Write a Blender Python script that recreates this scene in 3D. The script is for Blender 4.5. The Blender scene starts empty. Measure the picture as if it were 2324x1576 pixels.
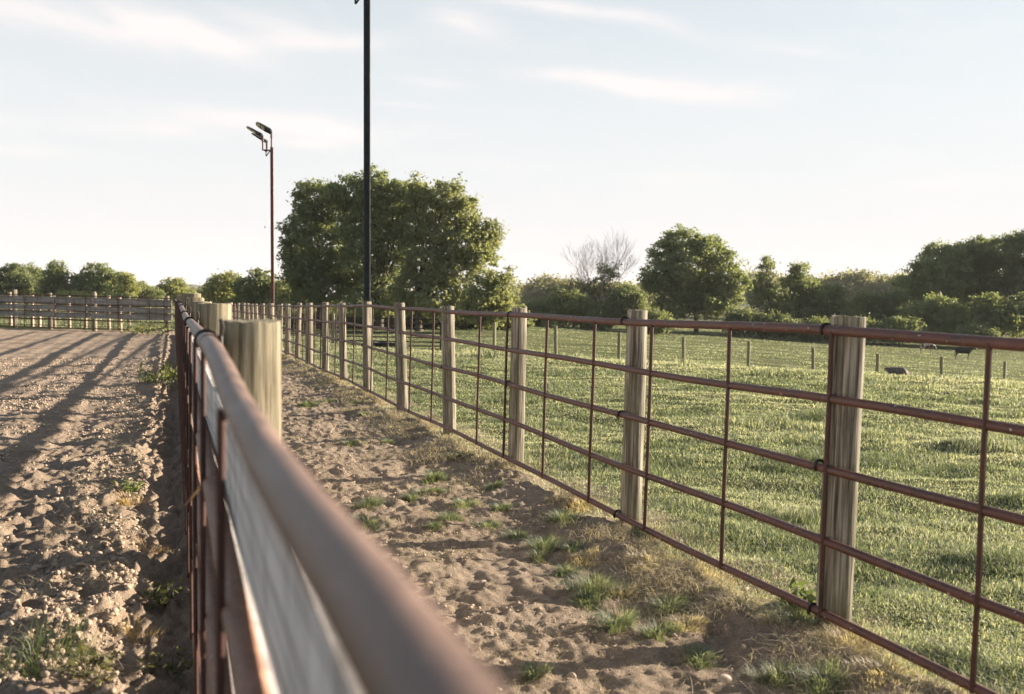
import bpy, math, random
import numpy as np
from mathutils import Vector, Matrix
random.seed(7)
RNG = np.random.default_rng(11)
C = bpy.context.scene.collection
sc = bpy.context.scene
R = math.radians

# ------------------------------------------------------------------ camera model
FPX = 2260.0; CXP, CYP = 1162.0, 788.0
PITCH = math.atan((788 - 674.5) / FPX); ROLL = R(0.4); CAMZ = 1.43
R0 = Vector((1, 0, 0)); U0 = Vector((0, math.sin(PITCH), math.cos(PITCH))); F0 = Vector((0, math.cos(PITCH), -math.sin(PITCH)))
CR = R0 * math.cos(ROLL) + U0 * math.sin(ROLL); CU = U0 * math.cos(ROLL) - R0 * math.sin(ROLL)
def at(px, py, Y):
    """world point at distance Y in front for a measured direction"""
    d = F0 + CR * ((px - CXP) / FPX) + CU * ((CYP - py) / FPX)
    d = d * (Y / d.y)
    return Vector((d.x, d.y, d.z + CAMZ))
cam = bpy.data.cameras.new('camera'); cam_o = bpy.data.objects.new('camera', cam); C.objects.link(cam_o)
cam_o.matrix_world = Matrix(((CR.x, CU.x, -F0.x, 0), (CR.y, CU.y, -F0.y, 0), (CR.z, CU.z, -F0.z, CAMZ), (0, 0, 0, 1)))
cam.lens = 35.0; cam.sensor_width = 36.0; cam.clip_start = 0.02; cam.clip_end = 6000
cam.dof.use_dof = True; cam.dof.focus_distance = 8.0; cam.dof.aperture_fstop = 3.7
sc.camera = cam_o

# fence frame: s along the fences, t to the right of the camera foot
AZF = R(18.8)
DX, DY = -math.sin(AZF), math.cos(AZF)
NX, NY = math.cos(AZF), math.sin(AZF)
def st(s, t, z=0.0): return Vector((s * DX + t * NX, s * DY + t * NY, z))
def s_of_Y(Y, t): return (Y - t * NY) / DY
def to_st(x, y): return x * DX + y * DY, x * NX + y * NY

# ------------------------------------------------------------------ noise and terrain
def _hash(ix, iy, seed):
    h = (ix.astype(np.int64) * 374761393 + iy.astype(np.int64) * 668265263 + seed * 144269) & 0xffffffff
    h = ((h ^ (h >> 13)) * 1274126177) & 0xffffffff
    h = (h ^ (h >> 16)) & 0xffff
    return h / 65535.0
def vnoise(x, y, seed=0):
    ix = np.floor(x); iy = np.floor(y); fx = x - ix; fy = y - iy
    fx = fx * fx * (3 - 2 * fx); fy = fy * fy * (3 - 2 * fy)
    a = _hash(ix, iy, seed); b = _hash(ix + 1, iy, seed); c = _hash(ix, iy + 1, seed); d = _hash(ix + 1, iy + 1, seed)
    return (a * (1 - fx) + b * fx) * (1 - fy) + (c * (1 - fx) + d * fx) * fy
def fbm(x, y, oct=4, seed=0, gain=.5):
    v = 0; a = 1; t = 0
    for i in range(oct):
        v = v + a * vnoise(x * 1.0 + 17.3 * i, y - 9.1 * i, seed + i); t += a
        a *= gain; x, y = (x * 1.6 + y * 1.2), (y * 1.6 - x * 1.2)
    return v / t
def sstep(a, b, x):
    k = np.clip((x - a) / (b - a), 0, 1); return k * k * (3 - 2 * k)

TR = 2.72      # t of the right fence posts
def edge_t(s):  # wobbling limit between the dirt lane and the pasture turf
    s = np.asarray(s, float)
    return TR - 0.10 + 0.28 * (vnoise(s * .9, s * 0 + 3.3, 5) - .5) + .25 * (vnoise(s * 2.7, s * 0, 6) - .5) - .06
def base_h(x, y):
    s, t = to_st(x, y)
    h = .20 * sstep(-11, -22, x) * sstep(90, 40, y)
    lane = -.31 * np.clip((y - 14) / 35, 0, 1.25) ** 1.35 * sstep(.1, .9, t)
    # pasture: level up to a soft crest, then falling away and to the right
    yc = 25.5 - np.clip(x + .5, -8, 14) * .88
    xp = np.maximum(x, 0)
    far = -.55 - .012 * (y - 34) - .065 * xp + .03 * xp * sstep(80, 125, y) + .0004 * np.maximum(y - 130, 0) * 30 * sstep(130, 300, y)
    far = np.maximum(far, -6)
    k = sstep(0, 7.5, y - yc) * sstep(TR + .3, TR + 4, t)
    hp = lane * (1 - k) + far * k
    return h * (t < 0) + hp
def dirt_h(s, t):
    """relief of the bare soil"""
    x = s * DX + t * NX; y = s * DY + t * NY
    h = base_h(x, y)
    n1 = fbm(x * 1.3, y * 1.3, 3, 21) - .5
    n2 = fbm(x * 5.5, y * 5.5, 3, 31) - .5
    n3 = fbm(x * 17, y * 17, 3, 41) - .5
    r = 1 - np.abs(fbm(x * 3.4 + 5, y * 3.4, 3, 51) * 2 - 1) 
    aren = t < .07
    # lane : trodden, pocked by hooves
    pock = np.clip(.40 - vnoise(x * 4.6, y * 4.6, 61), 0, 1) * -.07
    crust = np.clip(vnoise(x * 14 + 3, y * 14, 63) - .5, 0, 1) * .035 + np.clip(vnoise(x * 31, y * 31, 64) - .5, 0, 1) * .022
    lane = .05 * n1 + .032 * n2 + .045 * n3 + pock + .02 * r - .025 + crust * sstep(.4, .6, fbm(x * 1.7, y * 1.7, 2, 65))
    lane = lane + .05 * sstep(TR - .7, TR - .25, t)
    # arena : raked soil, clods, ditch along the boards and a ridge beside it
    d = -t
    clod = np.maximum(vnoise(x * 9, y * 9, 71) - .42, 0) * .065 + np.maximum(vnoise(x * 24, y * 24, 72) - .5, 0) * .045
    ditch = -.10 * np.exp(-(np.abs(d - .02 - .05 * n1) / (.15 + .14 * n1 + .10 * n2)) ** 2.2) * (1 + 1.2 * n1) + .10 * n3 * np.exp(-((d - .1) / .2) ** 2) + .05 * n2 * np.exp(-((d - .2) / .25) ** 2)
    ridge = .018 * np.exp(-((d - .30 - .3 * n1) / .14) ** 2) - .035 * np.exp(-((d - .95) / .22) ** 2) + .03 * np.exp(-((d - 1.5) / .3) ** 2)
    rake = .010 * np.sin((t + .12 * n1) * 2 * math.pi / .42) * sstep(1.2, 2.0, d)
    crust = np.clip(vnoise(x * 13 + 3, y * 13, 66) - .5, 0, 1) * .05 + np.clip(vnoise(x * 29, y * 29, 67) - .45, 0, 1) * .035
    ar = crust * .8 * sstep(16, 4, s) + .05 * n1 + .036 * n2 + .026 * n3 + clod * sstep(14., 3., s - 2 * n1) + clod * .5 + ditch + ridge + rake + .03
    ar = ar * (1 - .6 * sstep(14, 34, s))
    rough = np.where(aren, ar, lane)
    return h + rough
def turf_h(x, y):
    n = fbm(x * .9, y * .9, 3, 81) - .5
    m = fbm(x * .22, y * .5, 3, 82) - .5
    q = fbm(x * 2.2, y * 3.4, 2, 83) - .5
    return base_h(x, y) + .09 * n + .055 * q * sstep(60, 20, y) + .22 * m * sstep(18, 50, y)
def ground_z(x, y):
    x = np.asarray(x, float); y = np.asarray(y, float)
    s, t = to_st(x, y)
    k = sstep(-.1, .18, t - edge_t(s))
    inside = (s < 41)
    g = np.where(t < edge_t(s) + .2, dirt_h(s, t), turf_h(x, y))
    b = dirt_h(s, t) * (1 - k) + turf_h(x, y) * k
    z = np.where((t > .1), b, dirt_h(s, t))
    kk = sstep(38.5, 39.5, s)
    return z * (1 - kk) + turf_h(x, y) * kk * 1.0
def gz(x, y): return float(ground_z(np.array([x]), np.array([y]))[0])

# ------------------------------------------------------------------ materials
def new_mat(name):
    m = bpy.data.materials.new(name); m.use_nodes = True
    nt = m.node_tree; nt.nodes.clear()
    o = nt.nodes.new('ShaderNodeOutputMaterial'); b = nt.nodes.new('ShaderNodeBsdfPrincipled')
    nt.links.new(b.outputs[0], o.inputs[0]); return m, nt, b, o
def nd(nt, typ, **kw):
    n = nt.nodes.new(typ)
    for k, v in kw.items():
        if k.startswith('i_'):
            key = k[2:]; key = int(key) if key.isdigit() else key.replace('_', ' ')
            n.inputs[key].default_value = v
        else: setattr(n, k, v)
    return n
def ramp(nt, fac, stops):
    r = nt.nodes.new('ShaderNodeValToRGB'); e = r.color_ramp.elements
    while len(e) < len(stops): e.new(.5)
    for i, (p, c) in enumerate(stops):
        e[i].position = p; e[i].color = (*c, 1) if len(c) == 3 else c
    nt.links.new(fac, r.inputs[0]); return r.outputs[0]
def noise(nt, vec, scale, detail=4, rough=.55, dist=0):
    n = nd(nt, 'ShaderNodeTexNoise'); n.inputs['Scale'].default_value = scale; n.inputs['Detail'].default_value = detail
    n.inputs['Roughness'].default_value = rough; n.inputs['Distortion'].default_value = dist
    nt.links.new(vec, n.inputs['Vector']); return n.outputs[0]
def mapped(nt, sc3=(1, 1, 1), coord='Object'):
    tc = nd(nt, 'ShaderNodeTexCoord'); mp = nd(nt, 'ShaderNodeMapping'); mp.inputs['Scale'].default_value = sc3
    nt.links.new(tc.outputs[coord], mp.inputs[0]); return mp.outputs[0]
def mixc(nt, fac, a, b, mode='MIX'):
    m = nd(nt, 'ShaderNodeMix', data_type='RGBA', blend_type=mode)
    for s_, v in ((0, fac), (6, a), (7, b)):
        if isinstance(v, (int, float)): m.inputs[s_].default_value = v
        elif isinstance(v, tuple): m.inputs[s_].default_value = (*v, 1)
        else: nt.links.new(v, m.inputs[s_])
    return m.outputs[2]
def bump(nt, b, h, strength=.4, dist=.01):
    bp = nd(nt, 'ShaderNodeBump'); bp.inputs['Strength'].default_value = strength; bp.inputs['Distance'].default_value = dist
    nt.links.new(h, bp.inputs['Height']); nt.links.new(bp.outputs[0], b.inputs['Normal'])

def wood_mat(name, stops, green=.5, stretch=(60, 60, 2.6), crack=.5, axis_scale=None):
    m, nt, b, o = new_mat(name)
    v = mapped(nt, axis_scale or stretch, 'Object')
    n1 = noise(nt, v, 1.0, 6, .6, .4)
    col = ramp(nt, n1, stops)
    v2 = mapped(nt, (3, 3, 1.1), 'Object'); n2 = noise(nt, v2, 1.2, 3)
    col = mixc(nt, ramp(nt, n2, [(.42, (0, 0, 0)), (.66, (green,) * 3)]), col, (.125, .125, .062))
    v3 = mapped(nt, tuple(k * .55 * (1 if k > 5 else .25) for k in (axis_scale or stretch)), 'Object'); n3 = noise(nt, v3, 1.0, 2, .5, .3)
    rid = nd(nt, 'ShaderNodeMath', operation='ABSOLUTE'); sb = nd(nt, 'ShaderNodeMath', operation='SUBTRACT'); nt.links.new(n3, sb.inputs[0]); sb.inputs[1].default_value = .5
    nt.links.new(sb.outputs[0], rid.inputs[0])
    cr = ramp(nt, rid.outputs[0], [(.006, (crack,) * 3), (.02, (0, 0, 0))])
    n4 = noise(nt, mapped(nt, (9, 9, 2.2), 'Object'), 1.0, 4, .6, .2)
    col = mixc(nt, ramp(nt, n4, [(.5, (0, 0, 0)), (.68, (.55,) * 3)]), col, (.085, .075, .055))
    col = mixc(nt, cr, col, (.05, .04, .03))
    nt.links.new(col, b.inputs['Base Color']); b.inputs['Roughness'].default_value = .85
    b.inputs['Specular IOR Level'].default_value = .25
    ad = nd(nt, 'ShaderNodeMath', operation='SUBTRACT'); nt.links.new(n1, ad.inputs[0]); nt.links.new(cr, ad.inputs[1])
    bump(nt, b, ad.outputs[0], .6, .006)
    return m
M = {}
M['post'] = wood_mat('weathered_post_wood', [(.30, (.06, .05, .037)), (.45, (.17, .15, .115)), (.55, (.29, .26, .205)), (.70, (.43, .39, .32))], .8, crack=.75)
M['post_old'] = wood_mat('mossy_post_wood', [(.30, (.06, .052, .03)), (.42, (.16, .14, .09)), (.55, (.28, .245, .17)), (.70, (.44, .38, .29))], .5)
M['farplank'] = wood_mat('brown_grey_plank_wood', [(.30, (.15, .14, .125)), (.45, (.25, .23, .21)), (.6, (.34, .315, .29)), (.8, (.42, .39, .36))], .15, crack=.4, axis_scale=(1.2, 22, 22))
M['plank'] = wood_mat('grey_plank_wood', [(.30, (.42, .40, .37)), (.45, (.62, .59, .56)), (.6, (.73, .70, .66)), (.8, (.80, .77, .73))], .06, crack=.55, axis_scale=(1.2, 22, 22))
M['thinpost'] = wood_mat('treated_post_wood', [(.3, (.15, .14, .08)), (.5, (.27, .25, .16)), (.75, (.36, .33, .22))], .5)

def metal_mat(name, c1, c2, c3, rough=.5, spec=.5, scratches=True):
    m, nt, b, o = new_mat(name)
    v = mapped(nt); n1 = noise(nt, v, 9, 6, .65)
    col = ramp(nt, n1, [(.35, c1), (.52, c2), (.70, c3)])
    n2 = noise(nt, v, 90, 3, .6)
    col = mixc(nt, ramp(nt, n2, [(.58, (0, 0, 0)), (.72, (.45,) * 3)]), col, tuple(min(1, k * 2.2) for k in c3))
    if scratches:
        n3 = noise(nt, mapped(nt, (7, 30, 30)), 1.5, 1, .5)
        col = mixc(nt, ramp(nt, n3, [(.745, (0, 0, 0)), (.76, (.7,) * 3)]), col, (.55, .5, .46))
    nt.links.new(col, b.inputs['Base Color'])
    nt.links.new(ramp(nt, n1, [(.3, (rough * .8,) * 3), (.7, (min(1, rough * 1.3),) * 3)]), b.inputs['Roughness'])
    b.inputs['Specular IOR Level'].default_value = spec
    bump(nt, b, n2, .25, .0012)
    return m
M['rust'] = metal_mat('rusty_pipe', (.055, .022, .016), (.085, .032, .023), (.12, .05, .037), .52, .5)
M['rustpale'] = metal_mat('sun_faded_rusty_pipe', (.075, .042, .03), (.15, .092, .067), (.24, .16, .122), .50, .6, False)
M['rustwarm'] = metal_mat('orange_rusty_pipe', (.15, .08, .055), (.22, .12, .08), (.29, .17, .12), .6, .4, False)
M['rod'] = metal_mat('rusty_rod', (.03, .012, .008), (.055, .021, .014), (.085, .033, .022), .6, .4, False)
M['dark'] = metal_mat('dark_painted_steel', (.016, .02, .022), (.022, .027, .03), (.035, .04, .043), .75, .2, False)
M['redpole'] = metal_mat('red_brown_painted_steel', (.07, .018, .012), (.10, .026, .018), (.14, .04, .03), .5, .4, False)
M['clip'] = metal_mat('black_clip_steel', (.012, .01, .009), (.02, .016, .014), (.04, .025, .02), .5, .5, False)
M['galv'] = metal_mat('grey_gate_tube', (.09, .095, .095), (.13, .135, .135), (.19, .19, .19), .45, .5, False)
m, nt, b, o = new_mat('lamp_lens'); b.inputs['Base Color'].default_value = (.62, .58, .42, 1); b.inputs['Roughness'].default_value = .3; M['lens'] = m
m, nt, b, o = new_mat('black_rubber'); b.inputs['Base Color'].default_value = (.015, .016, .018, 1); b.inputs['Roughness'].default_value = .5; M['rubber'] = m

def soil_mat(name, stops, sc_=1.0, fine=.6):
    m, nt, b, o = new_mat(name)
    v = mapped(nt)
    n1 = noise(nt, v, .9 * sc_, 6, .65); n2 = noise(nt, v, 22, 6, .7); n3 = noise(nt, v, 120, 4, .7)
    a = nd(nt, 'ShaderNodeMath', operation='MULTIPLY_ADD'); nt.links.new(n2, a.inputs[0]); a.inputs[1].default_value = .55
    h2 = nd(nt, 'ShaderNodeMath', operation='MULTIPLY'); nt.links.new(n1, h2.inputs[0]); h2.inputs[1].default_value = .45
    nt.links.new(h2.outputs[0], a.inputs[2])
    col = ramp(nt, a.outputs[0], stops)
    col = mixc(nt, ramp(nt, n3, [(.35, (fine,) * 3), (.55, (0, 0, 0))]), col, tuple(k * .62 for k in stops[0][1]))
    nt.links.new(col, b.inputs['Base Color']); b.inputs['Roughness'].default_value = .95; b.inputs['Specular IOR Level'].default_value = .15
    ad = nd(nt, 'ShaderNodeMath', operation='ADD'); nt.links.new(n2, ad.inputs[0]); nt.links.new(n3, ad.inputs[1])
    bump(nt, b, ad.outputs[0], .9, .018)
    return m
M['arena'] = soil_mat('arena_soil', [(.34, (.22, .168, .122)), (.5, (.335, .262, .195)), (.66, (.43, .345, .265))])
M['lane'] = soil_mat('trodden_soil', [(.34, (.20, .155, .11)), (.5, (.305, .242, .18)), (.66, (.405, .332, .26))])
m, nt, b, o = new_mat('turf_soil')
v = mapped(nt); n1 = noise(nt, v, .35, 6, .6); n2 = noise(nt, v, 6, 5, .7); n3 = noise(nt, v, 45, 3, .7)
col = ramp(nt, n1, [(.38, (.085, .105, .036)), (.5, (.125, .14, .055)), (.62, (.165, .165, .075))])
col = mixc(nt, ramp(nt, n2, [(.38, (.55,) * 3), (.6, (0, 0, 0))]), col, (.05, .068, .022))
col = mixc(nt, ramp(nt, n3, [(.5, (0, 0, 0)), (.72, (.4,) * 3)]), col, (.24, .22, .12))
nt.links.new(col, b.inputs['Base Color']); b.inputs['Roughness'].default_value = .95; b.inputs['Specular IOR Level'].default_value = .1
ad = nd(nt, 'ShaderNodeMath', operation='ADD'); nt.links.new(n2, ad.inputs[0]); nt.links.new(n3, ad.inputs[1])
bump(nt, b, ad.outputs[0], 1.0, .08); M['turf'] = m

def leaf_mat(name, translucency=.4, rough=.6):
    """colour comes from the per-face attribute 'tint'"""
    m, nt, b, o = new_mat(name)
    at_ = nd(nt, 'ShaderNodeAttribute', attribute_name='tint')
    nt.links.new(at_.outputs['Color'], b.inputs['Base Color']); b.inputs['Roughness'].default_value = rough
    b.inputs['Specular IOR Level'].default_value = .3
    tr = nd(nt, 'ShaderNodeBsdfTranslucent')
    br = nd(nt, 'ShaderNodeMix', data_type='RGBA', blend_type='MULTIPLY'); br.inputs[0].default_value = 1
    nt.links.new(at_.outputs['Color'], br.inputs[6]); br.inputs[7].default_value = (1.5, 1.5, .8, 1)
    nt.links.new(br.outputs[2], tr.inputs[0])
    mx = nd(nt, 'ShaderNodeMixShader'); mx.inputs[0].default_value = translucency
    nt.links.new(b.outputs[0], mx.inputs[1]); nt.links.new(tr.outputs[0], mx.inputs[2]); nt.links.new(mx.outputs[0], o.inputs[0])
    return m
M['leaf'] = leaf_mat('tree_leaves', .45)
M['grass'] = leaf_mat('grass_blades', .42, .5)
M['straw'] = leaf_mat('dry_grass_blades', .3, .6)
m, nt, b, o = new_mat('bark'); v = mapped(nt, (6, 6, 1.5)); n1 = noise(nt, v, 2, 5)
nt.links.new(ramp(nt, n1, [(.35, (.045, .036, .027)), (.65, (.11, .092, .07))]), b.inputs['Base Color']); b.inputs['Roughness'].default_value = .9; M['bark'] = m
m, nt, b, o = new_mat('pale_dead_bark'); b.inputs['Base Color'].default_value = (.125, .105, .09, 1); b.inputs['Roughness'].default_value = .9; M['deadbark'] = m
def plain(name, c, rough=.8, nscale=8, amt=.3):
    m, nt, b, o = new_mat(name); v = mapped(nt); n1 = noise(nt, v, nscale, 5)
    nt.links.new(ramp(nt, n1, [(.35, tuple(k * (1 - amt) for k in c)), (.65, tuple(min(1, k * (1 + amt)) for k in c))]), b.inputs['Base Color'])
    b.inputs['Roughness'].default_value = rough; bump(nt, b, n1, .4, .01); return m
M['stone'] = plain('pale_stone', (.40, .32, .25), .85, 12, .2)
M['clod'] = plain('soil_clod', (.365, .285, .21), .95, 9, .22)
M['crumb'] = plain('lane_crumb_soil', (.34, .265, .195), .95, 9, .25)
M['cowblack'] = plain('black_cow_hide', (.012, .011, .011), .6, 3, .3)
M['cowbrown'] = plain('grey_brown_cow_hide', (.14, .11, .09), .8, 3, .3)
m, nt, b, o = new_mat('patched_cow_hide'); v = mapped(nt); n1 = noise(nt, v, 1.9, 1)
nt.links.new(ramp(nt, n1, [(.47, (.05, .035, .028)), (.50, (.55, .45, .36))]), b.inputs['Base Color']); b.inputs['Roughness'].default_value = .7; M['cowpatch'] = m
M['hill'] = plain('wooded_hill', (.10, .115, .075), .95, .05, .3)
M['litwood'] = plain('sunlit_tone_post_wood', (.42, .33, .25), .85, 6, .25)  # sunlight on these posts is put into the paler wood colour

# ------------------------------------------------------------------ mesh building
class MB:
    def __init__(s): s.v = []; s.f = []; s.n = 0
    def add(s, v, f):
        s.v.extend([tuple(p) for p in v]); s.f.extend([tuple(i + s.n for i in q) for q in f]); s.n += len(v)
    def box(s, c, sz, rot=None):
        c = Vector(c); vs = []
        for dx in (-1, 1):
            for dy in (-1, 1):
                for dz in (-1, 1):
                    p = Vector((dx * sz[0] / 2, dy * sz[1] / 2, dz * sz[2] / 2))
                    if rot: p = rot @ p
                    vs.append(c + p)
        s.add(vs, [(0, 1, 3, 2), (4, 6, 7, 5), (0, 4, 5, 1), (2, 3, 7, 6), (0, 2, 6, 4), (1, 5, 7, 3)])
    def tube(s, pts, rad, n=10, cap=True):
        pts = [Vector(p) for p in pts]; k = len(pts)
        if not hasattr(rad, '__len__'): rad = [rad] * k
        up = None; vs = []
        for i, p in enumerate(pts):
            t = (pts[min(i + 1, k - 1)] - pts[max(i - 1, 0)])
            if t.length < 1e-9: t = Vector((0, 0, 1))
            t.normalize()
            if up is None:
                up = Vector((0, 0, 1)) if abs(t.z) < .9 else Vector((1, 0, 0))
            a = (up - t * up.dot(t))
            if a.length < 1e-6: a = t.orthogonal()
            a.normalize(); bb = t.cross(a); up = a
            for j in range(n):
                th = 2 * math.pi * j / n
                vs.append(p + (a * math.cos(th) + bb * math.sin(th)) * rad[i])
        f = []
        for i in range(k - 1):
            for j in range(n):
                f.append((i * n + j, i * n + (j + 1) % n, (i + 1) * n + (j + 1) % n, (i + 1) * n + j))
        if cap:
            f.append(tuple(range(n - 1, -1, -1))); f.append(tuple((k - 1) * n + j for j in range(n)))
        s.add(vs, f)
    def mesh(s, name, mat, smooth=True):
        me = bpy.data.meshes.new(name); me.from_pydata(s.v, [], s.f)
        if smooth:
            me.shade_smooth()
        me.update(); me.materials.append(mat); return me
    def build(s, name, mat, parent=None, smooth=True, angle=40):
        me = s.mesh(name, mat, smooth)
        if smooth and angle: me.set_sharp_from_angle(angle=R(angle))
        return link(name, me, parent)
def link(name, me, parent=None):
    o = bpy.data.objects.new(name, me); C.objects.link(o)
    if parent is not None: o.parent = parent
    return o
def tag(o, label=None, cat=None, group=None, kind=None):
    if label: o['label'] = label
    if cat: o['category'] = cat
    if group: o['group'] = group
    if kind: o['kind'] = kind
    return o
def thing(name, label, cat, loc=(0, 0, 0), group=None):
    o = bpy.data.objects.new(name, None); C.objects.link(o); o.location = loc; o.empty_display_size = .2
    return tag(o, label, cat, group)
def relmb(mb, root):
    """world-space shape -> local space of a thing that is only translated"""
    L = root.location; mb.v = [(p[0] - L[0], p[1] - L[1], p[2] - L[2]) for p in mb.v]; return mb
def np_mesh(name, verts, faces_list, mat, tints=None, smooth=False):
    """verts (N,3); faces_list: list of (M,k) arrays; tints (faces,3)"""
    me = bpy.data.meshes.new(name)
    nv = len(verts); loops = np.concatenate([f.ravel() for f in faces_list]).astype(np.int32)
    tot = np.concatenate([np.full(len(f), f.shape[1], np.int32) for f in faces_list])
    start = np.concatenate([[0], np.cumsum(tot)[:-1]]).astype(np.int32)
    me.vertices.add(nv); me.vertices.foreach_set('co', np.asarray(verts, np.float32).ravel())
    me.loops.add(len(loops)); me.loops.foreach_set('vertex_index', loops)
    me.polygons.add(len(tot)); me.polygons.foreach_set('loop_start', start)
    if smooth: me.polygons.foreach_set('use_smooth', np.ones(len(tot), bool))
    me.update(calc_edges=True)
    if tints is not None:
        a = me.attributes.new('tint', 'FLOAT_COLOR', 'FACE')
        a.data.foreach_set('color', np.concatenate([tints, np.ones((len(tints), 1))], 1).astype(np.float32).ravel())
    me.materials.append(mat); return me

# ------------------------------------------------------------------ ground sheets
def grid_sheet(name, S, T, hfun, mat, mask=None):
    SS, TT = np.meshgrid(S, T, indexing='ij')
    X = SS * DX + TT * NX; Y = SS * DY + TT * NY
    Z = hfun(X, Y)
    v = np.stack([X, Y, Z], -1).reshape(-1, 3)
    a = np.arange(len(S) * len(T)).reshape(len(S), len(T))
    f = np.stack([a[:-1, :-1], a[:-1, 1:], a[1:, 1:], a[1:, :-1]], -1).reshape(-1, 4)
    # s grows away, t grows right: flip so normals point up
    f = f[:, ::-1] if False else f
    me = np_mesh(name, v, [f], mat, smooth=True)
    o = link(name, me); return o
def geo(a, b, first, ratio):
    out = [a]; st_ = first
    while out[-1] < b: out.append(out[-1] + max(first, ratio * abs(out[-1]))); 
    out[-1] = b; return np.array(out)
S_near = np.concatenate([np.arange(-6, 2.2, .12), geo(2.2, 41.0, .011, .0045)])
T_ar = np.concatenate([-geo(1.6, 60, .02, .012)[::-1], np.arange(-1.588, .055, .012), [.07]])
tag(grid_sheet('arena_ground', S_near, T_ar, lambda X, Y: ground_z(X, Y), M['arena']), kind='structure')
T_ln = np.concatenate([[.07], np.arange(.085, TR + .35, .0125)])
lane_o = tag(grid_sheet('dirt_lane', S_near, T_ln, lambda X, Y: ground_z(X, Y), M['lane']), kind='structure')
# pasture starts under the turf edge and runs to the horizon; the field beyond the arena joins it
S_p = np.concatenate([np.arange(-8, 2.2, .3), geo(2.2, 50, .03, .009), geo(50.5, 160, .6, .012), geo(165, 2500, 6, .06)])
T_p = np.concatenate([np.arange(T_ln[-1], 8, .03), geo(8.05, 60, .06, .02), geo(62, 1600, 3, .06)])
pasture = tag(grid_sheet('pasture_ground', S_p, T_p, lambda X, Y: ground_z(X, Y) + .0, M['turf']), kind='structure')
S_f = np.concatenate([np.arange(41.0, 60, .4), geo(60.5, 160, .8, .014), geo(165, 2500, 6, .06)])
T_f = np.concatenate([-geo(60, 1600, 3, .06)[::-1], np.arange(-59.5, 3, .5), [T_ln[-1]]])
field = tag(grid_sheet('field_ground', S_f, T_f, lambda X, Y: ground_z(X, Y), M['turf']), kind='structure')

# ------------------------------------------------------------------ wood posts
def post_mesh(name, r, h, mat, seed, flat=.0, lean=0, n=22, taper=.05, depth=.15):
    rg = random.Random(seed); vs = []; rings = 16
    ph = [rg.uniform(0, 6.28) for _ in range(6)]
    facet = rg.uniform(0, 6.28)
    zs = [-depth] + [h * (i / (rings - 1)) for i in range(rings)]
    zs[-1] = h; zs.insert(-1, h - .008)
    for i, z in enumerate(zs):
        rr0 = r * (1 + taper * (1 - z / h))
        if i == len(zs) - 1: rr0 *= .975
        for j in range(n):
            th = 2 * math.pi * j / n
            rr = rr0 * (1 + .022 * math.sin(2 * th + ph[0]) + .018 * math.sin(3 * th + ph[1] + z * .8) + .012 * math.sin(7 * th + ph[2]) + .010 * math.sin(z * 4 + ph[3] + th))
            # one hewn flat
            dth = math.cos(th - facet)
            if dth > .86: rr = min(rr, rr0 * .86 / dth)
            vs.append((rr * math.cos(th), rr * math.sin(th), z + (rg.uniform(-.004, .004) if i >= len(zs) - 2 else 0) + (.02 * math.cos(th - ph[5]) * lean if i == len(zs) - 1 else 0)))
    f = []
    for i in range(len(zs) - 1):
        for j in range(n):
            f.append((i * n + j, i * n + (j + 1) % n, (i + 1) * n + (j + 1) % n, (i + 1) * n + j))
    k = len(zs) - 1; vs.append((0, 0, h + .001)); c = len(vs) - 1
    for j in range(n): f.append((k * n + j, k * n + (j + 1) % n, c))
    mb = MB(); mb.add(vs, f); me = mb.mesh(name, mat); me.set_sharp_from_angle(angle=R(38)); return me

def clip_shape(mb, P, side_dir, r=.024, wire=.006, tail=.07):
    """bent steel staple over a pipe at P; side_dir points to the post"""
    D3 = Vector((DX, DY, 0)); pts = []
    for k in range(9):
        a = math.pi * (-.15 + 1.15 * k / 8)
        pts.append(P + (-side_dir) * (math.cos(math.pi - a) * -r) * -1 * 1 + Vector((0, 0, 1)) * math.sin(a) * r)
    pts = [P + side_dir * (r * math.cos(a)) + Vector((0, 0, r * math.sin(a))) for a in [math.pi * (1.25 - 1.25 * k / 9) for k in range(10)]]
    pts[-1] = pts[-1]
    pts.append(P + side_dir * (r + .012) + Vector((0, 0, .012)))
    pts.append(P + side_dir * (r + .016) + Vector((0, 0, tail * .6)))
    pts.append(P + side_dir * (r + .012) + Vector((0, 0, tail)))
    mb.tube(pts, wire, 7)
    mb.tube([P + side_dir * (r + .012) + Vector((0, 0, .012)), P + side_dir * (r + .013) + Vector((0, 0, -tail * .8))], [wire, wire * .6], 6)

D3 = Vector((DX, DY, 0)); N3 = Vector((NX, NY, 0))

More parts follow.
